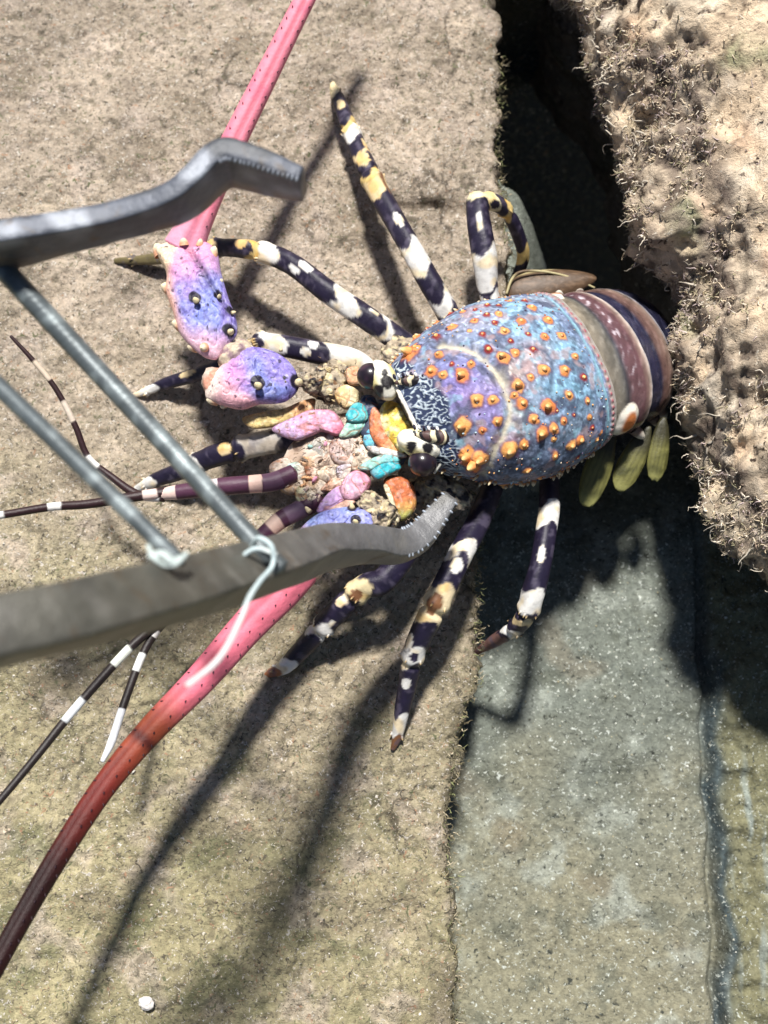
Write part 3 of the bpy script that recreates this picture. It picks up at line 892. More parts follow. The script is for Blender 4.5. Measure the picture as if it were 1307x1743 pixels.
leg([(775, 560, 2.7), (757, 524, 3.1), (728, 474, 3.5), (700, 424, 3.5), (668, 368, 3.1), (640, 318, 2.6), (614, 262, 1.9), (590, 205, 1.2), (574, 165, .7), (566, 143, .25)],
    [.42, .45, .44, .42, .42, .44, .38, .33, .28, .12],
    [(.06, .105, WHT), (.18, .27, WHT), (.46, .53, CRM), (.53, .56, YEL), (.625, .645, CRM), (.71, .76, WHT), (.76, .79, YEL), (.92, 1.1, (.78, .66, .40))],
    [(.345, .1, .03, .35, WHT), (.56, -.5, .03, .55, BLK), (.61, -.2, .03, .7, (.76, .62, .36)), (.50, .9, .05, .3, BRN), (.86, -.1, .02, .6, CRM), (.68, .9, .02, .4, CRM)], joints=(.57, .78))
leg([(850, 560, 2.4), (832, 500, 2.9), (825, 440, 3.5), (816, 385, 3.7), (814, 346, 3.5), (838, 344, 3.1), (862, 360, 2.5), (882, 400, 1.5), (890, 440, .5), (872, 488, -.8), (856, 520, -1.6)],
    [.38, .38, .48, .46, .40, .34, .27, .26, .24, .22, .12],
    [(.0, .12, WHT), (.14, .26, WHT), (.435, .52, (.80, .72, .46)), (.56, .60, YEL), (.74, .80, YEL), (.90, .97, CRM)], [(.345, -.1, .03, .22, WHT), (.50, .8, .02, .5, BLK)], joints=(.47, .60))
V, F, L = blob(at(938, 486, 1.0), 1.95, .72, .35, -10, 30, 60, taper=.35)
BODY.add(V, F, mixc(mixc(np.tile((.085, .05, .028), (len(V), 1)), (.16, .10, .06), smooth(0, .5, fbm(V * np.array([3, 6, 3]), 3))), (.50, .42, .22), smooth(.80, .95, L[:, 1])), 1)
V, F, s_, ph_ = tube([at(*q) for q in [(862, 500, 1.3), (872, 474, 1.4), (890, 462, 1.5), (930, 463, 1.4), (976, 474, 1.2), (1012, 490, 1.0)]], [.05, .06, .06, .05, .05, .04], 80, 12)
BODY.add(V, F, mixc(np.tile((.46, .40, .22), (len(V), 1)), (.14, .09, .05), smooth(-.1, .4, fbm(V * 1.5, 2))), 1)

# near-side legs
leg([(640, 770, 3.0), (560, 752, 3.2), (490, 748, 3.0), (430, 758, 2.6), (365, 776, 2.0), (310, 800, 1.3), (262, 818, .7), (232, 832, .2)],
    [.42, .46, .48, .46, .44, .36, .28, .12], [(.36, .50, (.48, .44, .40)), (.685, .76, WHT), (.9, 1.1, WHT)], [(.56, .1, .03, .6, CRM), (.33, .6, .05, .5, BLK)], joints=(.54, .74))
leg([(760, 850, 2.4), (720, 900, 2.6), (680, 955, 3.0), (650, 990, 3.0), (618, 1000, 2.8), (565, 1050, 2.0), (520, 1098, 1.1), (484, 1134, .5), (448, 1150, .12)],
    [.40, .44, .46, .46, .44, .42, .36, .30, .10],
    [(.44, .515, (.72, .60, .36)), (.655, .72, WHT), (.86, .93, WHT), (.93, 1.1, (.36, .14, .06))], [(.545, .3, .026, .55, (.80, .68, .52)), (.49, -.3, .03, .5, BRN), (.66, .55, .018, .35, BLK), (.635, -.5, .02, .3, WHT)], joints=(.53, .70))
leg([(838, 830, 2.3), (812, 892, 2.7), (783, 945, 3.3), (757, 998, 3.4), (735, 1042, 3.1), (706, 1105, 2.3), (694, 1160, 1.5), (683, 1215, .8), (676, 1252, .35), (668, 1276, .1)],
    [.40, .43, .44, .44, .45, .40, .34, .27, .20, .08],
    [(.245, .305, WHT), (.40, .52, (.80, .66, .42)), (.615, .68, WHT), (.865, .945, WHT), (.945, 1.1, BRN)],
    [(.305, -.3, .03, .5, BLK), (.325, -.2, .024, .5, WHT), (.455, .1, .034, .6, BRN), (.60, .9, .03, .5, WHT), (.635, -.2, .016, .4, BLK), (.74, .15, .022, .55, WHT)], joints=(.48, .68))
leg([(935, 790, 1.6), (935, 860, 2.3), (930, 900, 2.6), (920, 960, 2.8), (907, 1010, 2.6), (898, 1040, 2.2), (880, 1066, 1.4), (840, 1092, -.2), (810, 1110, -1.2)],
    [.36, .38, .38, .38, .42, .38, .30, .24, .12],
    [(.19, .29, WHT), (.525, .61, WHT), (.645, .675, CRM), (.72, .775, WHT), (.8, 1.1, (.17, .09, .08))], [(.40, .2, .03, .4, WHT)], joints=(.63, .75))

# ------------------------------------------------------------------ face (part of the body mesh)
def lump(px, py, z, a, b, h, ang_, col, mi=3, power=.9, taper=0.0, dirz=0.0, amp=.09, fn=None):
    V, F, L = blob(at(px, py, z), a / 45, b / 45, h, ang_, 44, 56, power=power, taper=taper, dirz=dirz, amp=amp)
    V = V + (.014 * noise(V * 4.5) + .012 * noise(V * 9))[:, None] * np.array([.4, .3, .8])
    c = np.tile(np.array(col, float), (len(V), 1))
    c = mixc(c, c * .6, .5 * smooth(.1, .5, fbm(V * 2.4 + 3, 3)))
    if fn is not None: c = fn(c, L, V)
    BODY.add(V, F, c, mi)

def closed(pts, m):
    P = np.asarray(pts, float)
    n = len(P)
    t = np.linspace(0, n, m, endpoint=False)
    i = t.astype(int)
    f = (t - i)[:, None]
    a, b, c, d = P[(i - 1) % n], P[i % n], P[(i + 1) % n], P[(i + 2) % n]
    return .5 * (2 * b + (c - a) * f + (2 * a - 5 * b + 4 * c - d) * f ** 2 + (-a + 3 * b - 3 * c + d) * f ** 3)

def plate(outl, z, h, fn, hb=.5, rings=22, m=80, tilt=(0, 0), rough=.03, pw=2.4, mi=3, to=None, grow=1.13):
    """a domed shell plate with the given outline (layout units), h high above its rim and hb deep below it"""
    O = closed(outl, m)
    c0 = O.mean(0)
    O = c0 + (O - c0) * grow
    rho = np.sin(np.linspace(0, 1, rings) * np.pi / 2)
    lay = c0 + rho[:, None, None] * (O - c0)[None]
    lift = h * .7 * (1 - rho ** (pw + 1.2)) ** (1 / 1.7)
    lay2 = c0 + rho[::-1][1:, None, None] * (O - c0)[None]
    low = -hb * np.sqrt(1 - rho[::-1][1:] ** 2)
    LAY = np.concatenate([lay, lay2]).reshape(-1, 2)
    LIFT = np.repeat(np.concatenate([lift, low]), m)
    zz = z + tilt[0] * (LAY[:, 0] - c0[0]) / 45 + tilt[1] * (LAY[:, 1] - c0[1]) / 45
    V = np.array([at(x, y, q) for (x, y), q in zip(LAY, zz)])
    V[:, 2] += LIFT
    edge = np.repeat(np.concatenate([1 - rho ** 6, 0 * rho[1:]]), m)
    V = V + (rough * (1.5 * fbm(V * 1.6, 3) + .5 * noise(V * 6) - .9 * smooth(.10, .02, np.abs(noise(V * 1.9 + 70)))) * edge)[:, None] * np.array([.2, .2, 1])
    rr = np.repeat(np.concatenate([rho, np.ones(rings - 1)]), m)
    c = fn(LAY, V, rr)
    (to or BODY).add(V, grid_faces(2 * rings - 1, m, True), np.clip(c, 0, .9), mi)

def shade(colr, *more):
    """base colour, then (colour, (x0, y0) -> (x1, y1)) blends across the plate; fine grain and painted crevice shade round the rim"""
    def fn(L, V, rr):
        c = np.tile(np.array(colr, float), (len(L), 1))
        for cc, a, b in more:
            a, b = np.array(a, float), np.array(b, float)
            t = ((L - a) @ (b - a)) / ((b - a) @ (b - a))
            c = mixc(c, cc, smooth(0, 1, t + .25 * noise(V * 2.2)))
        c = mixc(c, c * .62, .6 * smooth(.05, .45, fbm(V * 3.2 + 3, 3)))
        c = mixc(c, c * .5 + .42, .4 * smooth(.1, .45, fbm(V * 4.4 + 33, 3)))
        c = mixc(c, (.42, .15, .06), .65 * smooth(.07, .015, np.abs(noise(V * 1.9 + 70))))
        return mixc(c, c * np.array([.45, .36, .32]), .65 * smooth(.86, .98, rr))  # rim darkened as painted crevice shade
    return fn

Z1 = lambda *q: [(560 + x / 5.446, 580 + y / 5.446) for x, y in q]
Z2 = lambda *q: [(420 + x / 4.357, 650 + y / 4.357) for x, y in q]
# flesh under everything
V, F, L = blob(at(585, 768, 3.45), 2.5, 1.35, .75, -20, 40, 60, amp=.12)
BODY.add(V, F, mixc(mixc(np.tile((.46, .34, .26), (len(V), 1)), (.62, .52, .44), smooth(0, .4, fbm(V * 2.2, 3))), (.12, .07, .05), .8 * smooth(.1, .4, fbm(V * 1.7 + 9, 3))), 1)
V, F, L = blob(at(655, 735, 4.1), 1.0, 1.35, .55, -25, 40, 60, amp=.12)
BODY.add(V, F, (.05, .06, .10), 1)
plate(Z1((300, 540), (400, 520), (450, 620), (420, 720), (340, 700)), 4.5, .2, shade((.03, .05, .12)))
plate(Z1((400, 650), (470, 670), (500, 800), (560, 890), (660, 970), (660, 1050), (540, 1030), (450, 960), (390, 850)), 4.55, .34, shade((.84, .27, .12), ((.80, .44, .20), (655, 735), (690, 760))))
plate(Z1((540, 590), (640, 610), (720, 730), (790, 850), (760, 950), (670, 1010), (590, 950), (520, 870), (470, 790), (470, 690)), 4.72, .38,
      lambda L, V, rr: mixc(mixc(mixc(np.tile((.80, .62, .10), (len(L), 1)), (.86, .80, .44), smooth(.0, .4, fbm(V * 2.6, 3))), (.70, .42, .06), smooth(.1, .5, fbm(V * 2.2 + 40, 3))), (.20, .16, .03), .7 * smooth(.3, .5, noise(V * 4 + 5))), tilt=(.25, 0), rough=.05)
plate(Z1((375, 690), (430, 670), (415, 850), (460, 970), (390, 1000), (325, 930), (345, 800)), 4.4, .22, shade((.16, .56, .80), ((.22, .70, .78), (630, 740), (640, 765))))
plate(Z1((370, 985), (470, 990), (640, 1030), (700, 1070), (560, 1075), (420, 1040)), 4.7, .16, shade((.80, .76, .72)))
plate(Z1((165, 690), (235, 590), (320, 610), (350, 720), (270, 750), (200, 745)), 4.62, .26, shade((.05, .54, .64), ((.14, .62, .64), (600, 700), (615, 715))))
plate(Z1((190, 750), (340, 715), (330, 800), (240, 870), (110, 880)), 4.42, .22, shade((.28, .62, .54), ((.50, .70, .56), (600, 725), (585, 738))))
plate(Z1((400, 1190), (520, 1120), (620, 1120), (650, 1190), (530, 1250), (440, 1280)), 4.6, .26, shade((.04, .52, .62), ((.05, .34, .44), (650, 805), (640, 815))))
plate(Z1((290, 1170), (440, 1080), (600, 1055), (640, 1120), (500, 1150), (390, 1195)), 4.66, .22, shade((.36, .68, .60), ((.18, .66, .70), (640, 785), (665, 785))))
plate(Z1((70, 470), (170, 420), (270, 490), (250, 590), (150, 620), (80, 560)), 4.3, .34, shade((.84, .56, .26), ((.84, .70, .42), (575, 672), (605, 672))))
plate(Z1((170, 270), (260, 250), (290, 330), (270, 400), (180, 380)), 4.5, .25, shade((.82, .46, .26)))
plate(Z2((220, 345), (360, 270), (480, 220), (610, 225), (670, 280), (700, 345), (650, 390), (560, 360), (480, 390), (390, 420), (300, 400)), 4.3, .34,
      shade((.84, .40, .56), ((.70, .46, .74), (530, 725), (500, 732)), ((.80, .24, .36), (560, 728), (575, 738))), tilt=(.1, 0))
plate(Z2((0, 265), (140, 225), (280, 200), (400, 150), (480, 140), (450, 230), (330, 280), (200, 320), (60, 330)), 3.75, .22, shade((.80, .62, .26), ((.80, .44, .20), (480, 705), (510, 695))))
plate(Z2((750, 700), (830, 670), (905, 730), (880, 810), (800, 865), (730, 860), (700, 800)), 4.5, .36, shade((.86, .46, .60), ((.80, .34, .48), (600, 830), (620, 815))))
plate(Z2((530, 950), (590, 850), (690, 780), (730, 860), (670, 915), (600, 960)), 4.4, .3, shade((.70, .44, .78), ((.84, .44, .60), (570, 850), (590, 835))))
plate(Z2((590, 945), (680, 905), (760, 870), (790, 900), (700, 950), (600, 975)), 4.45, .18, shade((.82, .50, .38)))
plate(Z2((1030, 750), (1100, 710), (1200, 750), (1245, 840), (1230, 950), (1140, 1010), (1085, 900)), 4.2, .45, shade((.62, .17, .06), ((.66, .34, .10), (680, 850), (684, 865)), ((.50, .48, .14), (682, 862), (682, 878))))
plate(Z2((1020, 790), (1050, 780), (1090, 880), (1125, 1010), (1095, 1015), (1060, 900)), 4.45, .22, shade((.80, .72, .50)))
FL = [((640, 450), (760, 395), (870, 430), (910, 520), (850, 600), (720, 610), (640, 560), (.68, .50, .46)), ((500, 440), (640, 395), (680, 480), (610, 570), (510, 530), (.64, .60, .54)), ((400, 590), (540, 535), (620, 570), (570, 620), (470, 640), (.80, .46, .24)),
      ((540, 650), (660, 620), (710, 690), (600, 740), (530, 700), (.78, .62, .46)), ((670, 640), (770, 620), (750, 710), (690, 730), (.66, .58, .72)), ((280, 640), (380, 600), (440, 660), (390, 740), (300, 710), (.40, .68, .60)), ((370, 790), (470, 760), (540, 820), (480, 900), (390, 890), (.74, .70, .42)),
      ((410, 800), (460, 790), (480, 830), (440, 860), (.44, .70, .72)), ((180, 620), (290, 570), (330, 640), (280, 740), (200, 710), (.26, .19, .16)), ((430, 640), (500, 630), (540, 690), (470, 720), (.50, .20, .10)), ((620, 740), (740, 700), (760, 770), (650, 800), (560, 800), (.80, .48, .34)),
      ((800, 560), (900, 520), (960, 560), (880, 630), (790, 650), (.66, .54, .42)), ((430, 720), (540, 710), (600, 780), (540, 830), (450, 780), (.62, .40, .22)), ((300, 750), (400, 720), (420, 780), (340, 830), (260, 800), (.68, .44, .24)), ((700, 300), (760, 260), (790, 330), (740, 370), (.62, .54, .42)),
      ((700, 460), (790, 450), (800, 540), (730, 560), (.74, .58, .56)), ((560, 470), (620, 450), (640, 520), (580, 540), (.72, .72, .68)), ((840, 620), (930, 600), (900, 680), (830, 700), (.44, .42, .34))]
for q in FL:
    k0 = Z2(*q[:-1])
    x_ = np.mean([a for a, b in k0])
    plate(k0, 3.9 + .45 * (x_ - 500) / 150, .22, shade(tuple(np.array(q[-1]) * .88), ((.82, .70, .58), k0[0], k0[2])), rough=.07, m=56, rings=16)
# bristly, mottled joints at the antenna bases
for (px, py, z, a, b) in [(560, 655, 3.9, 34, 30), (535, 650, 4.2, 20, 22), (575, 640, 3.6, 30, 22), (635, 865, 4.1, 32, 22), (655, 880, 4.3, 22, 26), (622, 848, 4.0, 24, 16), (725, 850, 3.0, 40, 40), (690, 610, 3.6, 40, 34), (760, 835, 3.2, 46, 22)]:
    lump(px, py, z, a, b, .6, 30, (.44, .36, .26), amp=.25, fn=lambda c, L, V: mixc(mixc(c, (.035, .03, .035), smooth(.05, .25, noise(V * 3.1 + 8))), (.74, .62, .38), .9 * smooth(.18, .38, noise(V * 3.7 + 19))))
# crowded small plates, granules and bristles between the larger ones
PAL = [(.66, .50, .42), (.72, .40, .20), (.60, .56, .50), (.36, .60, .56), (.68, .32, .44), (.60, .48, .26), (.10, .07, .07), (.52, .40, .52), (.74, .66, .56), (.24, .18, .14)]
for k_ in range(46):
    px_ = 490 + 150 * RNG.random()
    py_ = 815 - .42 * (px_ - 500) + RNG.normal(0, 30)
    z_ = 4.0 + .35 * (px_ - 500) / 180 + RNG.uniform(-.1, .12)
    V, F, L = blob(at(px_, py_, z_), RNG.uniform(.08, .22), RNG.uniform(.04, .08), RNG.uniform(.08, .14), RNG.uniform(-80, 40), 12, 14, amp=.3)
    BODY.add(V, F, PAL[RNG.integers(0, len(PAL))], 1)
pts = np.array([at(500 + 190 * a, 812 - 90 * a + b, 4.3) for a, b in zip(RNG.random(260), RNG.normal(0, 40, 260))] + [at(545 + a * 60, 655 + b, 4.2) for a, b in zip(RNG.random(90), RNG.normal(0, 20, 90))] + [at(610 + a * 100, 868 + b, 4.2) for a, b in zip(RNG.random(110), RNG.normal(0, 16, 110))])
V, F, Cc = curls(pts, np.tile([-.5, .0, .7], (len(pts), 1)), .34, .016, np.tile((.16, .11, .07), (len(pts), 1)) * RNG.uniform(.4, 2.2, (len(pts), 1)))
BODY.add(V, F, Cc, 1)
# pale rim along the front of the forehead
V, F, s_, ph_ = tube([at(*q) for q in [(662, 646, 5.35), (676, 660, 5.45), (692, 684, 5.5), (708, 712, 5.5), (716, 736, 5.4)]], [.05, .075, .08, .075, .05], 60, 12)
BODY.add(V + .02 * noise(V * 6)[:, None], F, (.82, .76, .64), 1)
V, F, s_, ph_ = tube([at(*q) for q in [(762, 740, 5.5), (768, 762, 5.35), (752, 786, 5.1), (738, 806, 4.8)]], [.05, .07, .07, .05], 50, 12)
BODY.add(V + .02 * noise(V * 6)[:, None], F, (.74, .74, .66), 1)
# comb of dark bristles over the pink scale
for k_ in range(26):
    b = at(535 + k_ * 1.9, 700 - k_ * .3, 4.4)
    V, F, t = cone(b, [random.uniform(-.4, .3), .8, .5], .014, random.uniform(.18, .34), 5, 4)
    BODY.add(V, F, (.06, .05, .04), 1)
for k_ in range(14):                       # stray spines between the eye and the feelers
    b = at(random.uniform(560, 640), random.uniform(630, 690), 4.3)
    V, F, t = cone(b, [-.6, random.uniform(-.4, .4), .8], .05, random.uniform(.2, .4), 7, 5)
    BODY.add(V, F, mixc(np.tile((.10, .07, .06), (len(t), 1)), (.78, .62, .34), smooth(.3, .6, t)), 1)

LOB = BODY.build('spiny_lobster', [M_SHELL, M_LEG, M_TAIL, M_FACE], origin=BASE)
tag(LOB, 'blue spiny lobster with orange bumps and black and white banded legs on the stone edge', 'lobster')

# ------------------------------------------------------------------ eyes and horns
def eye(px, py, z, cup, hx):
    P = Parts()
    V, F, L = blob(at(px, py, z), .53, .50, .52, 30, 30, 36)
    c = mixc(np.tile((.016, .010, .016), (len(V), 1)), (.05, .025, .04), smooth(.1, .5, noise(V * 2.5)))
    P.add(V, F, c)
    e = P.build('eye', M_EYE, LOB)
    P = Parts()
    cx, cy, a, b, an_ = cup
    V, F, L = blob(at(cx, cy, z + .12), a / 45, b / 45, .50, an_, 30, 40, amp=.06)
    c = np.tile((.80, .77, .66), (len(V), 1))
    c = mixc(c, (.76, .66, .30), smooth(.4, .8, np.abs(L[:, 1])))
    for dx, dy, r in hx:
        q = at(dx, dy, z + .58)
        d = np.linalg.norm((V - q)[:, :2], axis=1)
        c = mixc(c, (.012, .010, .012), smooth(r * 1.12, r * .9, d + .06 * noise(V * 4)))
    P.add(V, F, c)
    P.build('eye_stalk', M_LEG, e)
eye(631, 641, 5.3, (653, 647, 36, 22, 70), [(655, 634, .15), (659, 650, .24), (642, 664, .24)])
eye(719, 788, 5.35, (713, 756, 38, 23, 22), [(701, 760, .19), (729, 762, .2)])

def horn(pts, R, off):
    P = Parts()
    Pw = np.array([at(*p) for p in pts])
    V, F, s, ph = tube(Pw, R, 90, 30)
    V = V + .03 * noise(V * 4)[:, None]
    q = (s * 4.2 + .35 * noise(V * 2.4)) % 1
    c = mixc(np.tile((.10, .055, .05), (len(V), 1)), (.015, .012, .015), smooth(.30, .36, q))
    c = mixc(c, (.80, .70, .46), smooth(.66, .70, q) * smooth(.98, .94, q))
    P.add(V, F, c)
    C, _ = resample(Pw + np.array(off), 11)
    for i, q in enumerate(C):                # a row of black and white beads along the ridge
        V, F, L = blob(q, .11, .06, .10, 70, 10, 12, amp=.2)
        P.add(V, F, WHT if i % 2 else BLK)
    P.build('horn', M_LEG, LOB)
horn([(742, 656, 5.45), (715, 650, 5.75), (692, 648, 5.95), (672, 652, 5.95)], [.30, .28, .20, .05], [-.02, .18, .16])
horn([(780, 744, 5.4), (752, 744, 5.75), (728, 742, 5.95), (706, 740, 5.95)], [.32, .30, .22, .05], [-.02, .24, .14])

# ------------------------------------------------------------------ the big antennae
def shell_grad(V, s, ph, pinkside):
    c = np.tile((.20, .16, .52), (len(V), 1))
    return c

def peduncle(parent, outl, z, h, fn, spines, tilt=(0, 0), name='antenna_segment', keel=None):
    P = Parts()
    def col(L, V, rr):
        c = fn(L, V, rr)
        dots = smooth(.18, .40, noise(V * 5.2)) * smooth(.70, .36, c[:, 0])
        c = mixc(c, (.07, .06, .26), .55 * dots)
        c = mixc(c, (.62, .62, .86), .35 * smooth(.2, .45, noise(V * 6.1 + 30)) * smooth(.66, .40, c[:, 0]))
        c = mixc(c, (.03, .02, .06), .85 * smooth(.50, .56, noise(V * 5.5 + 7)))
        for (sx, sy, zz, r, ln, dv, kind) in spines:
            if kind == 'dark':
                d = np.linalg.norm(L - np.array([sx, sy]), axis=1) / 47 + .05 * noise(V * 4)
                c = mixc(c, BLK, smooth(r * 1.5, r * 1.2, d))
        if keel is not None:
            a, b = np.array(keel[0], float), np.array(keel[1], float)
            t = np.clip(((L - a) @ (b - a)) / ((b - a) @ (b - a)), 0, 1)
            d = np.linalg.norm(L - a - t[:, None] * (b - a), axis=1)
            f = np.exp(-(d / 5) ** 2) * (rr < .97)
            V[:, 2] -= .13 * f
            c = mixc(c, c * .4, .8 * f)
        return c
    plate(outl, z, h, col, hb=.75, rings=70, m=190, tilt=tilt, rough=.05, pw=3.2, mi=0, to=P, grow=1.03)
    for (sx, sy, zz, r, ln, dv, kind) in spines:
        b = at(sx, sy, zz)
        if kind == 'dark':
            Vc, Fc, t = cone(b, dv, r * .8, ln, 10, 8)
            cc = mixc(np.tile((.10, .07, .05), (len(t), 1)), (.82, .70, .42), smooth(.15, .4, t))
        else:
            Vc, Fc, t = cone(b - unit(dv) * .15, dv, r * 1.25, ln, 12, 9)
            cc = mixc(np.tile((.78, .40, .24), (len(t), 1)), (.86, .74, .52), smooth(.3, .8, t))
        P.add(Vc, Fc, cc)
    return P.build(name, M_ANT, parent)

def grad_fn(core, *blends):
    def fn(L, V, rr):
        c = mixc(np.tile(np.array(core[0], float), (len(L), 1)), core[1], smooth(-.2, .4, noise(V * .9)))
        for cc, a, b in blends:
            a, b = np.array(a, float), np.array(b, float)
            t = ((L - a) @ (b - a)) / ((b - a) @ (b - a))
            c = mixc(c, cc, smooth(0, 1, t + .18 * noise(V * 1.6)))
        return mixc(c, c * .5 + .35, .25 * smooth(.1, .5, fbm(V * 3 + 60, 3)))
    return fn

def flagellum(parent, pts, R, fn, rows, n=420):
    P = Parts()
    Pw = np.array([at(*p) for p in pts])
    gr = lambda s, ph: 1 - .16 * np.exp(-((ph - .35) / .22) ** 2) - .05 * np.exp(-((ph + .9) / .2) ** 2)
    V, F, s, ph = tube(Pw, R, n, 30, .85, pinch=gr)
    V = V + 0
    c = fn(V, s, ph)
    c = mixc(c, c * np.array([.62, .40, .45]), .8 * np.exp(-((ph - .35) / .2) ** 2))
    P.add(V, F, c)
    m = 30
    for k_ in range(18, n - 8, 15):           # rows of tiny dark-tipped prickles
        for pi, p0 in enumerate(rows):
            i = k_ + int(RNG.integers(-3, 4)) + (7 if pi % 2 else 0)
            j = int((p0 + np.pi) / (2 * np.pi) * m) % m
            b = V[i * m + j]
            t_ = unit(V[(i + 3) * m + j] - b) if i + 3 < n else unit(b - V[(i - 3) * m + j])
            ctr = V[i * m:(i + 1) * m].mean(0)
            Vc, Fc, t = cone(b - (b - ctr) * .06, unit(b - ctr) + t_ * .9, .035, .12, 5, 4)
            P.add(Vc, Fc, mixc(np.tile(c[i * m + j] * .4, (len(t), 1)), (.03, .01, .02), smooth(.2, .5, t)))
    return P.build('flagellum', M_FLAG, parent)

def new_antenna():
    return None

# far-side antenna: two purple segments and a pink whip
P = Parts()
V, F, L = blob(at(402, 606, 4.4), .75, .55, .5, -35, amp=.15)
P.add(V, F, mixc(np.tile((.58, .48, .36), (len(V), 1)), (.30, .20, .22), smooth(.1, .4, noise(V * 3))))
V, F, L = blob(at(370, 655, 4.3), .55, .7, .5, -35, amp=.15)
P.add(V, F, mixc(np.tile((.62, .50, .42), (len(V), 1)), (.72, .34, .24), smooth(.0, .4, noise(V * 2))))
ANT1 = P.build('antenna', M_ANT, LOB)
LILAC = ((.29, .23, .62), (.23, .27, .66))
ZP = lambda *q: [(230 + x / 2.376, 370 + y / 2.376) for x, y in q]
SEG_A = ZP((395, 565), (450, 530), (540, 540), (605, 575), (645, 625), (655, 690), (600, 742), (500, 752), (430, 772), (350, 755), (292, 728), (300, 660), (350, 605))
peduncle(ANT1, SEG_A, 4.45, .75, grad_fn(LILAC, ((.80, .32, .52), (440, 650), (385, 670)), ((.86, .50, .34), (400, 668), (365, 684)), ((.84, .44, .50), (440, 672), (432, 692)), ((.80, .66, .58), (395, 640), (368, 632))),
         [(441, 658, 5.15, .20, .30, [-.4, .1, .9], 'dark'), (508, 652, 4.95, .22, .26, [.3, .1, .9], 'dark'), (362, 680, 4.4, .2, .4, [-.9, -.2, .3], 'pale'), (380, 690, 4.3, .14, .3, [-.5, -.8, .3], 'pale'), (427, 592, 4.5, .12, .26, [-.2, .9, .3], 'pale'), (478, 598, 4.6, .1, .2, [0, .8, .5], 'dark'), (486, 650, 5.1, .05, .12, [0, 0, 1], 'dark')])
SEG_B = ZP((85, 130), (120, 112), (170, 102), (235, 112), (290, 108), (330, 150), (345, 225), (375, 330), (402, 400), (405, 470), (355, 530), (330, 565), (280, 558), (225, 515), (180, 460), (155, 380), (128, 300), (130, 230), (100, 170))
peduncle(ANT1, SEG_B, 4.65, .70, grad_fn(LILAC, ((.82, .34, .52), (340, 520), (300, 430)), ((.88, .50, .40), (310, 500), (288, 505)), ((.86, .66, .44), (296, 470), (278, 462)), ((.84, .50, .62), (330, 545), (318, 585)), ((.86, .68, .52), (318, 425), (314, 408))),
         [(335, 514, 5.28, .17, .26, [-.3, .3, .9], 'dark'), (373, 507, 5.1, .12, .2, [.2, .3, .9], 'dark'), (391, 566, 4.95, .17, .28, [.5, 0, .8], 'dark'), (394, 533, 4.9, .11, .2, [.9, .1, .4], 'dark'), (345, 592, 5.1, .15, .26, [-.3, -.4, .8], 'pale'),
          (272, 428, 4.6, .24, .5, [-.5, .9, .2], 'pale'), (285, 490, 4.6, .22, .42, [-.9, .35, .2], 'pale'), (304, 552, 4.6, .22, .42, [-.9, .3, .2], 'pale'), (328, 590, 4.5, .2, .36, [-.9, -.1, .2], 'pale'), (362, 432, 4.8, .18, .46, [.35, .95, .3], 'pale'),
          (376, 478, 4.8, .12, .24, [.9, .4, .2], 'pale'), (312, 411, 5.0, .18, .34, [-.1, .9, .4], 'pale'), (340, 412, 4.9, .14, .3, [.2, .9, .4], 'pale')], keel=((318, 420), (392, 540)))
PINK = (.84, .25, .33)
flagellum(ANT1, [(312, 424, 4.45), (330, 385, 4.75), (352, 340, 4.95), (398, 240, 5.2), (448, 140, 5.5), (498, 40, 5.8), (548, -60, 6.1), (600, -170, 6.4)], [.80, .66, .56, .50, .46, .42, .39, .36],
          lambda V, s, ph: mixc(mixc(np.tile(PINK, (len(V), 1)), (.80, .36, .50), smooth(.12, 0, s)), (.70, .13, .24), .4 * smooth(0, .5, noise(V * 1.5))), (-1.1, -.35, 1.2))

# near-side antenna
P = Parts()
V, F, L = blob(at(522, 952, 4.6), .8, .8, .55, 60, amp=.15)
P.add(V, F, mixc(np.tile((.62, .46, .36), (len(V), 1)), (.72, .34, .24), smooth(0, .4, noise(V * 2))))
ANT2 = P.build('antenna', M_ANT, LOB)
SEG_C = [(500, 930), (512, 902), (535, 880), (565, 867), (600, 864), (628, 872), (640, 888), (636, 910), (610, 925), (570, 935), (540, 950), (515, 955)]
peduncle(ANT2, SEG_C, 4.35, .70, grad_fn(((.30, .32, .70), (.28, .38, .74)), ((.70, .44, .66), (545, 900), (510, 925))),
         [(606, 890, 5.0, .14, .26, [-.3, .2, .9], 'dark'), (600, 866, 4.6, .14, .26, [-.2, .7, .6], 'dark'), (528, 872, 4.7, .13, .3, [-.6, .6, .5], 'dark'), (520, 915, 4.7, .2, .4, [-.8, .2, .4], 'pale'), (643, 874, 4.6, .13, .26, [.2, .6, .7], 'dark')])
def rust_shade(V, s, ph):  # pink whip going rusty, with shade painted in towards the tip
    c = mixc(np.tile((.74, .17, .24), (len(V), 1)), (.36, .075, .035), smooth(.30, .42, s))
    c = mixc(c, (.17, .022, .016), smooth(.42, .56, s))
    c = mixc(c, (.020, .004, .004), smooth(.54, .74, s))
    c = mixc(c, (.09, .016, .014), .9 * np.exp(-((s - .447) / .012) ** 2))  # thin shadow line painted across the whip
    return mixc(c, c * .7, .5 * smooth(0, .5, noise(V * 1.4)))
flagellum(ANT2, [(516, 965, 4.5), (478, 1008, 4.6), (420, 1068, 4.9), (340, 1158, 5.4), (255, 1245, 5.9), (180, 1335, 6.4), (110, 1440, 6.9), (50, 1540, 7.3), (0, 1630, 7.7), (-70, 1760, 8.2)], [.70, .70, .63, .55, .48, .42, .38, .35, .33, .31],
          rust_shade, (-.95, -.3, 1.0))

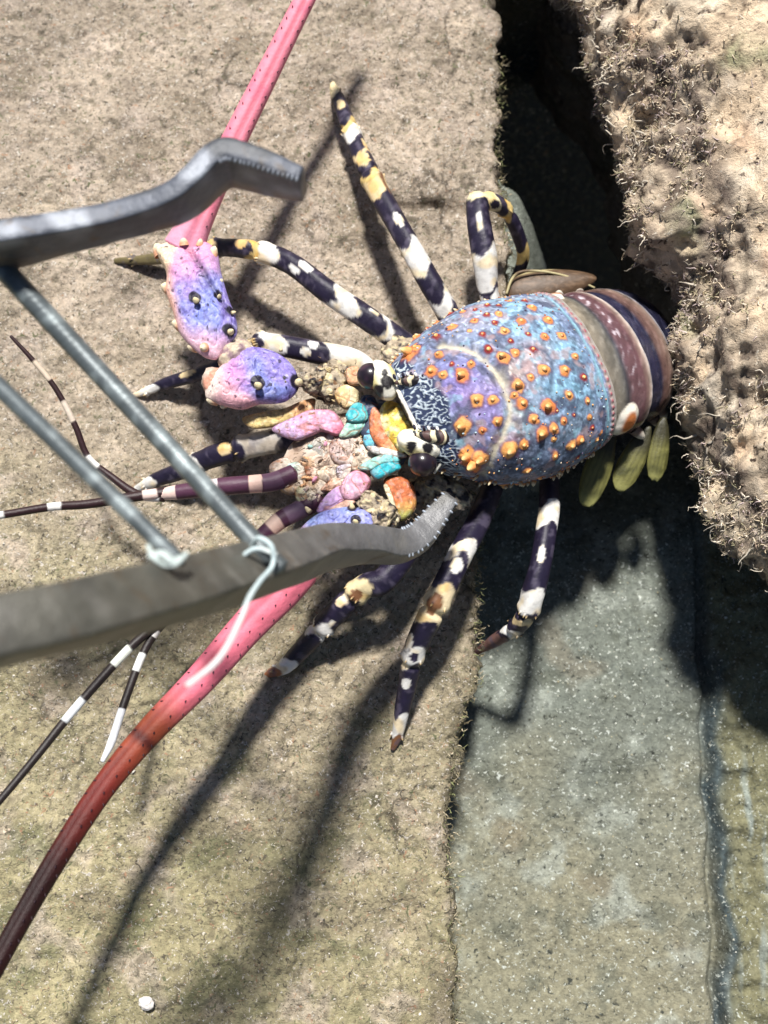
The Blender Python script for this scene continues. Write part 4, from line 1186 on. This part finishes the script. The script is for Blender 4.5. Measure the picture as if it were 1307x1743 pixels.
# ------------------------------------------------------------------ antennules (banded, each splits in two)
def banded(pts, R, bands, dark=(.030, .012, .014), n=180):
    V, F, s, ph = tube(np.array([at(*p) for p in pts]), R, n, 14)
    c = np.tile(np.array(dark, float), (len(V), 1))
    for s0, s1, cc in bands:
        c = mixc(c, cc, smooth(s0 - .004, s0 + .004, s + .006 * noise(V * 4)) * smooth(s1 + .004, s1 - .004, s))
    return V, F, c
PUR = (.085, .03, .06)
def antennule(stem, a, b):
    P = Parts()
    P.add(*banded(*stem))
    o = P.build('antennule', M_LEG, LOB)
    for br in (a, b):
        P = Parts()
        P.add(*banded(*br))
        P.build('antennule_branch', M_LEG, o)
antennule(([(500, 806, 4.0), (465, 820, 4.1), (430, 824, 4.2), (380, 828, 4.2), (300, 838, 4.1), (270, 842, 4.0)], [.36, .36, .34, .34, .28, .20],
           [(.10, .24, (.12, .06, .10)), (.25, .34, (.70, .48, .40)), (.56, .66, (.74, .66, .66)), (.86, .98, (.70, .52, .46))], PUR),
          ([(285, 838, 4.05), (225, 846, 4.2), (150, 858, 4.6), (85, 863, 5.0), (0, 877, 5.5), (-90, 890, 6.0)], [.21, .19, .17, .155, .14, .13],
           [(.05, .12, (.74, .58, .52)), (.50, .56, WHT), (.755, .79, WHT)]),
          ([(280, 846, 4.0), (235, 842, 3.9), (190, 812, 3.9), (150, 778, 4.1), (128, 725, 4.5), (95, 662, 5.0), (55, 612, 5.5), (18, 572, 5.9)], [.20, .17, .14, .125, .115, .105, .095, .06],
           [(.02, .10, WHT), (.33, .40, WHT), (.56, .655, (.66, .56, .46)), (.76, .86, (.66, .54, .42))]))
antennule(([(545, 850, 3.7), (510, 868, 3.8), (478, 885, 3.9), (455, 905, 3.9), (400, 955, 3.7), (330, 1010, 3.6), (282, 1052, 3.6)], [.36, .36, .34, .32, .28, .22, .18],
           [(.10, .20, (.20, .12, .18)), (.24, .31, (.74, .52, .42)), (.5, .6, WHT)], PUR),
          ([(290, 1046, 3.6), (240, 1085, 3.8), (195, 1130, 4.1), (120, 1215, 4.6), (60, 1290, 5.1), (0, 1362, 5.6), (-60, 1430, 6)], [.19, .17, .165, .155, .14, .13, .1],
           [(.19, .27, (.70, .74, .66)), (.42, .515, (.74, .78, .80))], (.02, .014, .014)),
          ([(288, 1048, 3.55), (262, 1080, 3.55), (240, 1120, 3.7), (212, 1195, 4.0), (190, 1262, 4.3), (174, 1296, 4.4)], [.18, .16, .15, .145, .15, .08],
           [(.12, .17, WHT), (.30, .42, (.76, .78, .76)), (.66, 1.1, (.78, .80, .84))], (.02, .014, .014)))

# ------------------------------------------------------------------ swimmerets under the tail
def swimmeret(px, py, z, a, b, an_):
    P = Parts()
    V, F, L = blob(at(px, py, z), a / 42, b / 42, .13, an_, power=.95, amp=.08, taper=-.25, dirz=-.25)
    c = mixc(np.tile((.27, .26, .08), (len(V), 1)), (.13, .13, .04), smooth(.1, .5, noise(V * np.array([1, 3, 1]))))
    c = mixc(c, (.07, .065, .03), smooth(.1, -.5, L[:, 0]))
    c = mixc(c, c * .55, .6 * smooth(.0, .5, np.sin(L[:, 1] * 16 + L[:, 0] * 3)))
    c = mixc(c, (.44, .43, .15), smooth(.6, .95, L[:, 0]))
    P.add(V, F, c * .6)
    P.build('swimmeret', M_LEG, LOB)
swimmeret(1020, 790, 1.4, 74, 22, 108)
swimmeret(1078, 780, 1.1, 60, 21, 116)
swimmeret(1122, 764, .7, 56, 17, 98)

# ------------------------------------------------------------------ the steel catching tool
TOOL = bpy.data.objects.new('catching_tongs', None)
COL.objects.link(TOOL)
TOOL.location = Vector(at(100, 800, 10) * U)
tag(TOOL, 'grey steel tongs with two hooked bars joined by thin rods, reaching in beside the lobster', 'tongs')
bpy.context.view_layer.update()
TOOL['base'] = [float(x) for x in TOOL.location]

def bar(pts, wid, hei, n=200, col=None, bev=.14):
    """rectangular steel bar: wid across in plan, hei vertical"""
    P = np.array([at(*p) for p in pts])
    C, s, wv = resample(P, n, wid)
    hv = np.interp(s, np.linspace(0, 1, len(hei)), hei)
    T = unit(np.gradient(C, axis=0))
    sd = unit(np.cross(T, np.tile([0, 0, 1.0], (n, 1))))
    up = unit(np.cross(sd, T))
    b = bev
    sec = [(1 - b, 1), (1 - b * .3, 1 - b * .3), (1, 1 - b), (1, .3), (1, -.3), (1, -1 + b), (1 - b * .3, -1 + b * .3), (1 - b, -1), (.3, -1), (-.3, -1), (-1 + b, -1), (-1 + b * .3, -1 + b * .3), (-1, -1 + b), (-1, -.3), (-1, .3), (-1, 1 - b), (-1 + b * .3, 1 - b * .3), (-1 + b, 1), (-.3, 1), (.3, 1)]
    sec = np.array(sec)
    V = C[:, None] + (wv[:, None] * sec[None, :, 0] * .5)[..., None] * sd[:, None] + (hv[:, None] * sec[None, :, 1] * .5)[..., None] * up[:, None]
    m = len(sec)
    V = V + .012 * fbm(V * 1.0, 3)[..., None] * np.ones(3)
    Vf = V.reshape(-1, 3)
    F = [grid_faces(n, m, True), np.arange(m)[None, ::-1], (np.arange(m) + (n - 1) * m)[None]]
    c = col(Vf, np.repeat(s, m), np.tile(sec, (n, 1)))
    return Vf, F, c, C, sd, up, wv, hv

def steel_a(V, s, sec):
    c = mixc(np.tile((.085, .095, .12), (len(V), 1)), (.24, .26, .30), smooth(.05, .5, noise(V * np.array([.8, .8, 2]))))
    c = mixc(c, (.20, .14, .08), .8 * smooth(-.1, .3, noise(V * 1.1 + 9)) * smooth(-.5, -.9, sec[:, 1]))
    return mixc(c, (.06, .065, .075), smooth(.25, .5, noise(V * .7 + 20)))
def steel_b(V, s, sec):
    c = mixc(np.tile((.115, .11, .092), (len(V), 1)), (.17, .17, .175), smooth(.35, .75, s))
    c = mixc(c, (.22, .21, .19), .6 * smooth(.1, .5, noise(V * np.array([.5, 1.2, 2]))))
    return mixc(c, (.075, .073, .065), .7 * smooth(.15, .5, noise(V * .6 + 3)))

def teeth(P, C, sd, up, wv, hv, i0, i1, k, sides, col):
    for i in np.linspace(i0, i1, k).astype(int):
        for sg in sides:
            q = C[i] + sd[i] * wv[i] * .46 * sg + up[i] * hv[i] * .48
            V, F, L = blob(q - up[i] * .03, .05, .10, .06, math.degrees(math.atan2(-sd[i][1], sd[i][0])) + 90, 10, 12)
            P.add(V, F, col)

UP_BAR = [(-260, 470, 17.6), (-120, 440, 17.4), (0, 414, 17.2), (100, 392, 17.1), (200, 370, 17.0), (290, 343, 17.0), (330, 318, 17.0), (362, 286, 17.0), (388, 272, 17.0), (418, 278, 17.0), (470, 294, 17.0), (516, 308, 17.0)]
P = Parts()
V, F, c, C, sd, up, wv, hv = bar([(x, y + 6, z - .6) for x, y, z in UP_BAR], [.66, .66, .64, .62, .60, .58, .58, .62, .62, .60, .54, .40], [2.0, 2.0, 1.9, 1.8, 1.6, 1.3, 1.2, 1.3, 1.6, 1.7, 1.7, 1.3], col=steel_a, bev=.10)
P.add(V, F, c)
teeth(P, C, sd, up, wv, hv, 160, 198, 20, (1,), (.24, .26, .30))
P.build('jaw', M_STEEL, TOOL, smooth_on=True)
LOW_BAR = [(-260, 1150, 24.0), (-120, 1112, 23.2), (0, 1076, 22.4), (150, 1042, 21.2), (300, 1006, 19.0), (420, 974, 16.0), (500, 950, 13.4), (560, 934, 10.8), (620, 928, 8.6), (680, 930, 6.8), (716, 912, 6.3), (742, 880, 6.1), (766, 850, 6.0)]
P = Parts()
V, F, c, C, sd, up, wv, hv = bar(LOW_BAR, [1.24, 1.24, 1.24, 1.24, 1.22, 1.23, 1.15, 1.04, .98, .98, .95, .8, .55], [1.3, 1.3, 1.3, 1.3, 1.2, 1.2, 1.2, 1.3, 1.4, 1.4, 1.3, 1.1, .8], col=steel_b)
P.add(V, F, c)
teeth(P, C, sd, up, wv, hv, 172, 198, 11, (-1, 1), (.34, .38, .44))
JAW2 = P.build('jaw', M_STEEL, TOOL)

def rod(pts, R):
    P = Parts()
    Pw = np.array([at(*p) for p in pts])
    tw = lambda s, ph: 1 + .008 * np.sin(ph * 2 + s * 420)
    V, F, s, ph = tube(Pw, R, 420, 18, pinch=tw)
    c = mixc(np.tile((.11, .13, .138), (len(V), 1)), (.25, .29, .30), smooth(.0, .5, noise(V * 1.6)))
    c = mixc(c, (.10, .12, .13), .7 * smooth(.2, .5, noise(V * 1.0 + 5)))
    P.add(V, F, c)
    P.build('rod', M_ROD, TOOL)
rod([(-60, 388, 16.0), (10, 462, 15.8), (150, 614, 15.2), (300, 776, 15.6), (420, 908, 16.2), (478, 968, 16.2)], [.31, .31, .30, .28, .26, .26])
rod([(-110, 556, 18.0), (0, 660, 18.4), (120, 776, 18.9), (215, 868, 19.3), (300, 952, 19.7)], [.23, .23, .22, .21, .20])

P = Parts()
for pts, r in (([(428, 932, 16.4), (440, 916, 16.9), (462, 930, 17.0), (464, 962, 16.9), (442, 990, 17.8), (424, 1018, 18.6), (408, 1058, 19.2), (372, 1122, 19.8), (318, 1168, 20.0)], .065),
               ([(408, 950, 16.8), (436, 934, 17.0), (470, 944, 16.8)], .065)):
    V, F, s, ph = tube(np.array([at(*p) for p in pts]), [r] * len(pts), 90, 12)
    P.add(V, F, mixc(np.tile((.55, .66, .68), (len(V), 1)), (.72, .76, .74), smooth(.4, .9, s)))
P.build('tie_cord', M_CORD, TOOL)
P = Parts()
for pts, r in (([(252, 930, 19.8), (262, 950, 20.2), (280, 962, 20.1), (300, 960, 20.2), (318, 942, 19.9)], .06), ([(256, 948, 20.0), (276, 944, 20.2), (292, 956, 20.2), (308, 952, 20.0)], .1)):
    V, F, s, ph = tube(np.array([at(*p) for p in pts]), [r] * len(pts), 60, 12)
    P.add(V, F, (.56, .64, .62))
P.build('tie_cord', M_CORD, TOOL)

# ------------------------------------------------------------------ a small white pebble
P = Parts()
q = at(250, 1707, 0)
q[2] = float(ledge_height(np.array([q[0]]), np.array([q[1]]))[0]) + .12
V, F, L = blob(q, .30, .24, .22, 20, amp=.2)
P.add(V, F, (.74, .70, .66))
tag(P.build('pebble', M_GRAIN, origin=q), 'small round white pebble lying alone on the silty stone', 'pebble')
